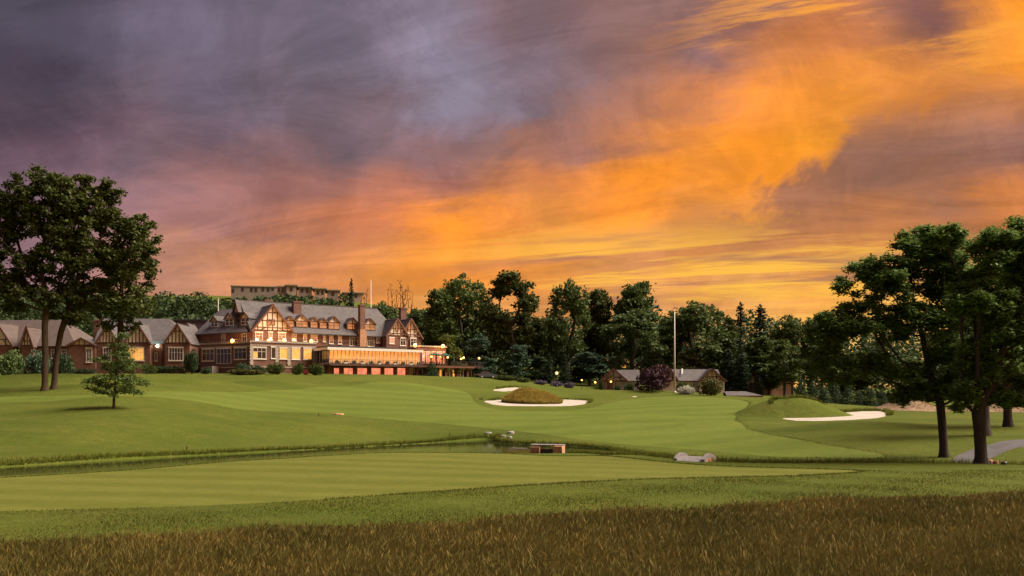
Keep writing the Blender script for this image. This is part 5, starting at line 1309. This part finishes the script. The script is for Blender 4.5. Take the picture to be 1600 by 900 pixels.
# ---- shrubs, hedges and flowers
for a in [
    ('shrub', 'rounded blue-green bush behind the tall twin trunks', 64, 584, 56, 44, 160, 'mound', L_BLUE), ('shrub', 'blue-green bush right of the twin trunks', 96, 583, 40, 38, 162, 'mound', L_HED),
    ('shrub', 'weeping dark green bush at the left edge', 14, 588, 60, 46, 156, 'mound', L_MID),
    ('hedge', 'clipped hedge below the brick annex wall', 122, 582, 52, 12, 172, 'hedge', L_HED, 'hedge', None, None, 0),
    ('hedge', 'long low hedge under the lamp of the gabled wing', 262, 583, 52, 12, 176, 'hedge', L_HED, 'hedge', None, None, 0),
    ('shrub', 'rounded bush at the foot of the lamplit brick wing', 232, 583, 28, 18, 174, 'mound', L_SHR),
    ('shrub', 'tall dark shrub in the corner between wing and clubhouse', 299, 584, 26, 40, 175, 'mound', L_HED),
    ('shrub', 'low dark shrub left of the stone steps', 322, 584, 18, 12, 174, 'mound', L_HED),
    ('shrub', 'wide pale flowering shrub bed right of the stone steps', 382, 585, 62, 10, 170, 'mound', L_OLV), ('shrub', 'dark shrub behind the pale flowering bed', 384, 580, 34, 18, 174, 'mound', L_HED),
    ('shrub', 'largest rounded green shrub under the clubhouse windows', 431, 584, 30, 20, 171, 'mound', L_SHR), ('shrub', 'second rounded green shrub under the clubhouse windows', 464.5, 584, 24, 19, 171, 'mound', L_SHR),
    ('shrub', 'rounded green shrub below the left corner of the glazed pavilion', 494, 585, 27, 20, 170, 'mound', L_SHR), ('shrub', 'dark low shrub filling in below the big gable', 408, 581, 26, 14, 174, 'mound', L_HED),
    ('flower_bush', 'small bush of red flowers between the rounded shrubs', 478.5, 583, 9, 9, 172, 'mound', L_RED),
    ('purple_tree', 'wide purple-leaved tree in front of the cottages', 1017, 612, 70, 42, 172, 'mound', L_PURP, 'tree', None),
    ('flower_bush', 'bush covered with white blossom at the foot of the flagpole', 1070, 613, 32, 15, 168, 'mound', L_WHT), ('shrub', 'green shrub behind the white blossom bush', 1072, 606, 36, 18, 174, 'mound', L_SHR),
    ('shrub', 'large olive shrub in front of the long cottage gable', 1114, 617, 54, 30, 166, 'mound', L_OLV), ('shrub', 'green shrub right of the cottage porch', 982, 611, 20, 14, 176, 'mound', L_SHR),
    ('shrub', 'low green shrub under the cottage porch eave', 964, 611, 14, 9, 174, 'mound', L_HED), ('shrub', 'climbing shrub on the left corner of the porch cottage', 940, 611, 9, 17, 178, 'mound', L_HED),
    ('lavender_bush', 'left part of the purple lavender bed', 846, 603, 30, 8, 184, 'mound', L_LAV), ('lavender_bush', 'middle part of the purple lavender bed', 868, 605, 24, 9, 182, 'mound', L_LAV), ('lavender_bush', 'right part of the purple lavender bed', 889, 607, 24, 10, 180, 'mound', L_LAV),
    ('shrub', 'low green shrub right of the dark car', 790, 597, 40, 8, 184, 'mound', L_SHR), ('shrub', 'rounded green shrub between car and lavender bed', 818, 600, 26, 9, 184, 'mound', L_SHR), ('hedge', 'low hedge along the drive behind the car', 775, 592, 60, 7, 192, 'hedge', L_HED, 'hedge', None, None, 0),
]: bg_shrub(*a)
# a cone-shaped evergreen standing against the pavilion terrace
c = B.world(B.s_at(674, tP-2.2), tP-2.2); bg_shrub('evergreen_shrub', 'cone-shaped evergreen standing against the brick terrace storey', 674, 592, 24, 26, c[1], 'cone', L_HED, 'shrub', None)

# ------------------------------------------------------------------ grasses
def blades(xy, h, w, lean, rg, seed_head=.0, fine=False):
    """one bent, tapering blade per point: a quad and a tip; some carry a seed head"""
    n = len(xy); z = H(xy[:, 0], xy[:, 1]); a = rg.uniform(0, 2*math.pi, n); d = np.stack([np.cos(a), np.sin(a)], 1)
    p = np.stack([-d[:, 1], d[:, 0]], 1); b = rg.uniform(0, 2*math.pi, n); l = lean*rg.uniform(.2, 1.3, n)*h
    ld = np.stack([np.cos(b)+.35, np.sin(b)], 1)*l[:, None]
    base = np.column_stack([xy, z-.02]); W = (w*rg.uniform(.6, 1.4, n))[:, None]
    def pt(f, bend): return base+np.column_stack([ld*bend, h*f])
    P3 = np.column_stack([p, np.zeros(n)])
    m = pt(.55, .35); t = pt(1.0, 1.0)
    V = np.stack([base-P3*W*.5, base+P3*W*.5, m+P3*W*.42, m-P3*W*.42, t-P3*W*.12, t+P3*W*.12], 1).reshape(-1, 3)
    i = np.arange(n)[:, None]*6; F = np.concatenate([i+np.array([[0, 1, 2, 3]]), i+np.array([[3, 2, 5, 4]])])
    at = np.tile([0, 0, .55, .55, 1, 1], n)
    if fine:      # a single sliver per blade; the mesh keeps four corners, the tip two of them close together
        V = np.stack([base-P3*W*.5, base+P3*W*.5, t+P3*W*.10, t-P3*W*.10], 1).reshape(-1, 3); F = np.arange(4*n).reshape(n, 4); at = np.tile([0, 0, 1, 1], n)
    if seed_head:
        k = rg.random(n) < seed_head; c = pt(.92, .86)[k]; q = int(k.sum()); a2 = rg.uniform(0, 6.28, q); s = h[k]*.11*rg.uniform(.7, 1.3, q); ww = (W[k][:, 0]*1.7)
        u = np.stack([np.cos(a2), np.sin(a2), np.zeros(q)], 1)*ww[:, None]; up = np.column_stack([ld[k]*.16, s])
        V2 = np.stack([c-up*.9, c+u*.8, c+up, c-u*.8], 1).reshape(-1, 3); F2 = np.arange(4*q).reshape(q, 4)+len(V)
        V = np.concatenate([V, V2]); F = np.concatenate([F, F2]); at = np.concatenate([at, np.full(4*q, 1.0)])
    return V, F, at
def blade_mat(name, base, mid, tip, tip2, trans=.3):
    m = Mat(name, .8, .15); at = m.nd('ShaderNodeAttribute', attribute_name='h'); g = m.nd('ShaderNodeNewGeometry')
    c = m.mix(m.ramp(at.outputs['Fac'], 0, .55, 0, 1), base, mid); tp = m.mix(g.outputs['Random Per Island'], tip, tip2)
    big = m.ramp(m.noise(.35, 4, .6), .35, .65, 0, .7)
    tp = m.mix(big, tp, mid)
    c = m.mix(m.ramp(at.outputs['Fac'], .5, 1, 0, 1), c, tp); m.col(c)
    tr = m.nd('ShaderNodeBsdfTranslucent'); m.L.new(c, tr.inputs[0]); mx = m.nd('ShaderNodeMixShader'); mx.inputs[0].default_value = trans
    m.L.new(m.b.outputs[0], mx.inputs[1]); m.L.new(tr.outputs[0], mx.inputs[2]); m.L.new(mx.outputs[0], m.out.inputs[0]); return m.m
def grass_object(name, parts, mat, label):
    V = np.concatenate([p[0] for p in parts]); off = np.cumsum([0]+[len(p[0]) for p in parts])
    F = np.concatenate([p[1]+o for p, o in zip(parts, off)]); at = np.concatenate([p[2] for p in parts])
    o = link(name, np_mesh(name, V, F, {'h': ('POINT', at)}), mat); return tag(o, label, 'grass', kind='stuff')
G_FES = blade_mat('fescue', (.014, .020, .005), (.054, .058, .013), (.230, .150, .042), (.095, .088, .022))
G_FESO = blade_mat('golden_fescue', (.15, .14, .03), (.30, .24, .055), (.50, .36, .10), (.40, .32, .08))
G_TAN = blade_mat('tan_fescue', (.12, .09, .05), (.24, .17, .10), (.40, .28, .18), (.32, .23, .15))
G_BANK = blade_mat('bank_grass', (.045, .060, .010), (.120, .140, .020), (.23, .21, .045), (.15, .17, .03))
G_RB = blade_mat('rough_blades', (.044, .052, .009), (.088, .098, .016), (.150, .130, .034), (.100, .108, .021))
rg = np.random.default_rng(99)
EX, EY = [-40, -14, -10, -5, 0, 8, 17, 25, 60], [15, 17.4, 18.4, 20.4, 22.2, 24.8, 27.4, 29.6, 35]
def edge_y(x): return np.interp(x, EX, EY)+.5*np.sin(x*.9)+.3*np.sin(x*2.3+1)
def tall():
    n = 640000; y = 9.3+(29.5-9.3)*rg.random(n)**.8; x = rg.uniform(-.62, .62, n)*y
    m_ = 110000; y2 = 7.5+23*rg.random(m_)**.8; x2 = (.62*y2+rg.random(m_)**1.4*9)*rg.choice([-1, 1], m_); x = np.concatenate([x, x2]); y = np.concatenate([y, y2]); n = len(x)
    e = edge_y(x); k = (y < e+.5*np.sin(x*3.1+y)-rg.exponential(.6, n)); x, y, e = x[k], y[k], e[k]
    clump = .5+.25*np.sin(x*1.7+np.sin(y*1.1)*2)*np.sin(y*1.5+x*.4)+.25*np.sin(x*.6+1+.5*np.sin(y))*np.sin(y*.8)
    k = rg.random(len(x)) < .68+.32*clump; x, y, e, clump = x[k], y[k], e[k], clump[k]
    h = (.36+.15*clump+rg.normal(0, .08, len(x)))*np.clip((e-y)/4+.22, .2, 1); h = np.maximum(h, .10)
    return blades(np.column_stack([x, y]), h, .0048+.0005*(y-9), .6, rg, .34, fine=True)
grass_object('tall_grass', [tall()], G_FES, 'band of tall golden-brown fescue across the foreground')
def on_bump(cx, cy, rx, ry, n, h, w, sd=.5, lim=.92):
    a = rg.uniform(0, 6.283, n); r = np.sqrt(rg.random(n))*lim; x, y = cx+rx*r*np.cos(a), cy+ry*r*np.sin(a)
    return blades(np.column_stack([x, y]), np.maximum(.15, h*(1-.35*r**2)*rg.uniform(.6, 1.3, n)), w, .45, rg, sd)
b1, b2, b3, b4 = BUMPS[1], BUMPS[2], BUMPS[3], BUMPS[4]
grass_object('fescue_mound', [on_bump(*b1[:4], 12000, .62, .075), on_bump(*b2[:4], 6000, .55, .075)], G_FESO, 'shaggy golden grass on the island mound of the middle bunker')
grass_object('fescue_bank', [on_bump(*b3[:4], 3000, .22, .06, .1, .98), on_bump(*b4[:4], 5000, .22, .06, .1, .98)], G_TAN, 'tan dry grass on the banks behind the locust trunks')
b0 = BUMPS[0]
def lip(si=3, n=5200):   # ragged grass hanging over a bunker's upper edge
    P = np.array(SANDS[si]); i = rg.integers(0, len(P), n); t = rg.random(n)[:, None]; q = P[i]*(1-t)+P[(i+1) % len(P)]*t
    c = P.mean(0); k = q[:, 1] > c[1]-.3; q = q[k]; q = q+rg.normal(0, .16, q.shape)+np.array([0, .25])
    return blades(q, rg.uniform(.15, .5, len(q)), .06, .6, rg)
def mound_blades(): return on_bump(*b0[:4], 9000, .22, .06, 0, 1.0)
def poly_blades(P, n, h0, h1, w, cond=None, out=.0, sp=.18, lean=.5):
    P = np.array(P); Q = np.roll(P, -1, 0); L_ = np.linalg.norm(Q-P, axis=1); i = rg.choice(len(P), n, p=L_/L_.sum()); t = rg.random(n)[:, None]
    e = (Q-P)[i]/L_[i][:, None]; nn = np.stack([e[:, 1], -e[:, 0]], 1); q = P[i]*(1-t)+Q[i]*t
    if cond is not None: k = cond(q); q, nn = q[k], nn[k]
    sg = np.sign(sdf(P, q[:, 0]+nn[:, 0]*.05, q[:, 1]+nn[:, 1]*.05))
    q = q-nn*sg[:, None]*(out+np.abs(rg.normal(0, sp, len(q))))[:, None]
    return blades(q, rg.uniform(h0, h1, len(q)), w, lean, rg)
vis = lambda q: (np.abs(q[:, 0]) < .66*q[:, 1]) & (q[:, 1] > 30)
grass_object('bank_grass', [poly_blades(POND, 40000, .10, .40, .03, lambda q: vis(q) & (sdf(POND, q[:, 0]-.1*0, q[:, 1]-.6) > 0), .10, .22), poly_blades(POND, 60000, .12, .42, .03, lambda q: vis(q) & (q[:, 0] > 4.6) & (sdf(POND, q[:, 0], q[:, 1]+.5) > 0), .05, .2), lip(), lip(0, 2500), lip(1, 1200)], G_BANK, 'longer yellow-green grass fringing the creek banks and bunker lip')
def rough_blades():
    n = 165000; y = 16+30*rg.random(n)**1.1; x = rg.uniform(-.66, .68, n)*y+rg.normal(0, 2.5, n); k = (y > edge_y(x)-.4)
    x, y = x[k], y[k]; d = sdf(Z_NEAR, x, y); k = d < -.05; x, y, d = x[k], y[k], d[k]
    h = rg.uniform(.03, .075, len(x))*(1+.5*np.sin(x*.8)*np.sin(y*.7+1))
    return blades(np.column_stack([x, y]), h, .016+.0003*y, .6, rg, fine=True)
grass_object('rough_grass', [rough_blades(), poly_blades(Z_NEAR, 16000, .05, .12, .022, vis, .0, .15), poly_blades(Z_FAR, 5000, .04, .10, .05, lambda q: vis(q) & (q[:, 0] > 22), .05, .3)], G_RB, 'short rough grass between the tall fescue and the mown fairway')

# ------------------------------------------------------------------ earth under the tan banks
M_EARTH = plain('tan_earth', (.24, .17, .115), .95, .1, .3, .8, .4)
for bb, lb in ((b3, 'tan bank left of the locust trunks'), (b4, 'tan bank right of the locust trunks')):
    sheet('dry_bank', [(bb[0]+bb[2]*1.02*math.cos(a), bb[1]+bb[3]*1.02*math.sin(a)) for a in np.linspace(0, 2*math.pi, 48, endpoint=False)], M_EARTH, .05, .7, lb)

# ------------------------------------------------------------------ small things
def arch_bridge():
    cx, cy = 12.35, 57.6; z0 = -5.15; e = empty('stone_bridge', (cx, cy, z0+.16), R(58)); e.scale = (.66, .66, .74); tag(e, 'small arched stone footbridge over the creek right of centre', 'bridge')
    L_, top, w = 1.75, .98, 1.6; n = 14
    def arc(k): x = -L_+2*L_*k/n; return x, top-.42*(x/L_)**2
    body = [arc(k) for k in range(n+1)]; hole = [(.85*math.cos(math.pi*k/10), .58*math.sin(math.pi*k/10)) for k in range(11)]
    prof = [(-L_, -.6)]+body+[(L_, -.6)]+[(.85, -.6)]+hole+[(-.85, -.6)]
    MB().prism([(x, -w, z) for x, z in prof], (0, 2*w, 0)).build('arch', M_STONE, e)
    dk = MB()
    for k in range(n): (x0, a), (x1, b) = arc(k), arc(k+1); dk.slab([(x0+.01, -w+.3, a+.05), (x1-.01, -w+.3, b+.05), (x1-.01, w-.3, b+.05), (x0+.01, w-.3, a+.05)], .045)
    dk.build('deck', M_STONEG, e)
    for sg in (-1, 1):
        y0, y1 = (sg*w, sg*(w-.28)) if sg > 0 else (-w, -w+.28)
        p = MB()
        for k in range(n):
            (x0, a), (x1, b) = arc(k), arc(k+1); p.prism([(x0, min(y0, y1)-.03, a+.002), (x1-.012, min(y0, y1)-.03, b+.002), (x1-.012, min(y0, y1)-.03, b+.34), (x0, min(y0, y1)-.03, a+.34)], (0, .34, 0))
        p.build('parapet', M_STONEG, e)
        rgb = random.Random(5)
        for k in range(9):      # voussoirs round the opening, proud of the face
            t0, t1 = math.pi*k/9+.03, math.pi*(k+1)/9-.03; r0, r1 = .60, .84+rgb.uniform(-.04, .04); q = lambda r, t: (r*1.42*math.cos(t), (w+.04)*sg, r*math.sin(t))
            MB().prism([q(r0, t0), q(r1, t0), q(r1, t1), q(r0, t1)], (0, -.12*sg, 0)).build('voussoir', M_STONE, e)
arch_bridge()
def stone_weir():
    cx, cy = 2.95, 71.0; e = empty('stone_weir', (cx, cy, -5.28), R(-14)); e.scale = (.92, .9, .86); tag(e, 'low stone weir with two rubble piers where the creek narrows', 'weir')
    r = random.Random(3)
    for x0, x1, y0, y1, zt in ((-1.55, -.65, -.3, .9, 1.0), (.65, 1.5, -.75, .9, 1.12)):
        rows = 4
        MB().box(x0+.05, x1-.05, y0+.06, y1-.02, -.4, zt-.02).build('pier_core', M_STONE, e)
        for j in range(rows):
            x = x0
            while x < x1-.05:
                wv = min(r.uniform(.2, .4), x1-x); z = zt*j/rows; d = r.uniform(0, .07)
                MB().prism([(x+.02, y0-d, z+.02), (x+wv-.015, y0-d, z+.015), (x+wv-.02, y0-d, z+zt/rows-.02), (x+.015, y0-d, z+zt/rows-.012)], (0, .2, 0)).build('stone', M_STONE, e); x += wv
    MB().box(-.7, .7, .35, .7, -.4, .75).build('sill_wall', M_DARKM, e)  # dark wall between the piers stands in for the shade of the opening
    MB().box(-1.6, 1.45, .05, 1.0, 1.125, 1.2).build('cap_slab', M_STONEG, e)
    MB().box(-3.3, -1.58, .15, .45, .72, .80).build('plank', M_STONEG, e)
stone_weir()
def rock(name, label, px, py, wpx, hpx, Y, m, group):
    x, Y = hit(px, py, H, 40); z = hz(x, Y); w, h = wpx/FPX*Y, hpx/FPX*Y; r = random.Random(int(px))
    top = [(r.uniform(.8, 1.1)*w/2*math.cos(a), r.uniform(.8, 1.1)*w*.4*math.sin(a)) for a in [k*math.pi/4 for k in range(8)]]
    mb = MB(); zg = hz(x, Y); b = min(zg-z, 0)-.25
    mb.v = [(a, c, b) for a, c in top]+[(a*.95, c*.95, h*.7) for a, c in top]+[(a*.6, c*.6, h) for a, c in top]
    mb.f = [[k, (k+1) % 8, 8+(k+1) % 8, 8+k] for k in range(8)]+[[8+k, 8+(k+1) % 8, 16+(k+1) % 8, 16+k] for k in range(8)]+[[16+k for k in range(8)]]
    o = mb.build(name, m, None, loc=(x, Y, z)); tag(o, label, 'rock', group)
for a in (('flat_rock', 'left flat rock lying on the bank of the hollow', 762, 677, 13, 2, 90), ('flat_rock', 'middle pale rock in the dark hollow above the creek', 786, 682, 9, 2.5, 89), ('flat_rock', 'largest pale slab at the head of the hollow', 798, 677.5, 13, 4, 92), ('flat_rock', 'lowest pale rock in the hollow, right of the middle one', 796.5, 685, 8, 3.5, 88)):
    rock(*a, M_STONEG, 'rocks in the hollow')
for i, (px, py, w, lb) in enumerate(((1546, 724, 14, 'left rock'), (1556, 725, 11, 'middle rock'), (1569, 726, 10, 'dark right rock'))): rock('field_rock', '%s of the three beside the thickest locust trunk' % lb, px, py, w, 5, 53.6, M_STONE if i < 2 else M_DARKM, 'rocks beside the locust trunk')
def stake(px, py, hpx, Y, m, label):
    x = (px-800)/FPX*Y; z = hz(x, Y); h = hpx/FPX*Y; e = empty('marker_stake', (x, Y, z)); tag(e, label, 'stake', 'hazard stakes along the creek')
    MB().prism([(-.035, -.035, -.15), (.035, -.035, -.15), (.035, .035, -.15), (-.035, .035, -.15)], (0, 0, h*.72+.15)).build('post', M_TIMBER, e)
    MB().box(-.04, .04, -.04, .04, h*.721, h).build('painted_top', m, e)
M_YEL = plain('yellow_paint', (.65, .40, .04), .6); M_RED = plain('red_paint', (.45, .10, .04), .6)
stake(292, 712, 9, 69, M_TIMBER, 'dark stake on the far bank of the left creek'); stake(703, 691, 8, 90, M_TIMBER, 'dark stake where the left creek turns'); stake(807, 696, 6, 84.2, M_YEL, 'yellow-topped stake left of the stone weir'); stake(861.5, 691, 6, 81.5, M_YEL, 'yellow-topped stake behind the stone weir'); stake(498, 646, 5, 104, M_TIMBER, 'short dark stake out on the left fairway')
rock('drain_slab', 'tan slab beside the short stake on the fairway', 527, 647.5, 20, 1.6, 103, M_STONE, None)
def pole(name, label, px, pyt, Y, r, base_z, m, ball=True):
    x = (px-800)/FPX*Y; h = (HZ-pyt)/FPX*Y-base_z; e = empty(name, (x, Y, base_z)); tag(e, label, 'pole')
    MB().tube([(0, 0, -.2), (0, 0, h*.5), (0, 0, h)], [r, r*.85, r*.5], 10).build('shaft', m, e, smooth=True)
    MB().tube([(0, 0, 0), (0, 0, .25), (0, 0, .3)], [r*2.2, r*2, r*1.1], 10).build('base_collar', m, e)
    MB().ball((0, 0, h+.1), .14, 8, 6).build('finial', m, e, smooth=True)
M_POLE = plain('white_pole_paint', (.60, .52, .46), .5, .4, .08)
pole('flagpole', 'tall white flagpole in front of the long cottage', 1054, 487, 170, .17, hz(254/FPX*170, 170), M_POLE)
pole('roof_mast', 'thin mast rising behind the clubhouse roof', 579.5, 438, 222, .16, hz(-220.5/FPX*222, 222), M_POLE)
pole('utility_pole', 'slim pole in the wood left of the clubhouse dormers', 341, 467, 226, .14, hz(-459/FPX*226, 226), M_POLE)
def street_clock():
    px, Y = 870, 178; x = 70/FPX*Y; z = hz(x, Y); h = (HZ-583)/FPX*Y-z; e = empty('street_clock', (x, Y, z)); tag(e, 'round lit street clock on a dark post beside the lavender', 'clock')
    MB().tube([(0, 0, 0), (0, 0, .4), (0, 0, .5), (0, 0, h-.5)], [.2, .16, .08, .07], 8).build('post', M_DARKM, e)
    MB().tube([(0, -.12, h), (0, .12, h)], [.38, .38], 20).build('case', M_DARKM, e)
    f = Mat('clock_face'); f.col((.7, .62, .45)); f.emit((1, .85, .5), .45); MB().tube([(0, -.14, h), (0, -.122, h)], [.33, .33], 20).build('dial', f.m, e)
    MB().box(-.015, .015, -.16, -.142, h, h+.26).build('hand', M_DARKM, e); MB().bar((0, -.155, h), (.2, -.155, h+.08), .02).build('hand', M_DARKM, e)
street_clock()
for px, py, Y, pw, lb in ((909, 594, 178, 10, 'post lamp left of the porch cottage'), (930, 597.5, 180, 22, 'glowing lamp beside the left corner of the porch cottage'), (954.5, 596.5, 182.5, 14, 'lamp glowing inside the cottage porch')):
    x = (px-800)/FPX*Y; z = hz(x, Y); lamp_at((x, Y, z), (HZ-py)/FPX*Y-z, lb, 'lamps near the porch cottage', pw, .17 if px < 920 else .2)
def car():
    px, Y = 759, 187; x = (px-800)/FPX*Y; z = hz(x, Y); e = empty('parked_car', (x, Y, z), R(28)); tag(e, 'dark blue car parked at the end of the terrace', 'car')
    paint = Mat('car_paint', .5, .3); paint.col((.03, .036, .05)); paint = paint.m
    lo = [(-2.2, .45), (-2.25, .75), (-2.0, .92), (-1.0, 1.0), (1.1, 1.0), (2.1, .88), (2.25, .65), (2.2, .42), (1.85, .30), (-1.85, .30)]
    MB().prism([(a, -.88, b) for a, b in lo], (0, 1.76, 0)).build('body', paint, e)
    cb = MB(); b = [(-1.75, 1.0), (-1.15, 1.45), (.35, 1.48), (1.15, 1.0)]
    cb.v = [(a, -.80 if i in (0, 3) else -.62, c) for i, (a, c) in enumerate(b)]+[(a, .80 if i in (0, 3) else .62, c) for i, (a, c) in enumerate(b)]
    cb.f = [[0, 1, 2, 3], [7, 6, 5, 4], [1, 5, 6, 2], [0, 4, 5, 1], [3, 2, 6, 7]]; cb.build('cabin', M_GLASS, e)
    MB().slab([(-1.15, -.64, 1.47), (.35, -.64, 1.50), (.35, .64, 1.50), (-1.15, .64, 1.47)], .05).build('roof', paint, e)
    for a in (-1.35, 1.35):
        for sg in (-1, 1):
            wh = MB().tube([(a, sg*.70, .32), (a, sg*.92, .32)], .32, 14).build('wheel', M_DARKM, e); MB().tube([(a, sg*.921, .32), (a, sg*.94, .32)], .19, 10).build('rim', M_STONEG, wh)
    for sg in (-1, 1): MB().box(2.12, 2.24, sg*.62-.16, sg*.62+.16, .62, .78).build('headlight', M_WHITE, e); MB().box(-2.26, -2.16, sg*.62-.16, sg*.62+.16, .66, .84).build('tail_light', M_RED, e)
car()
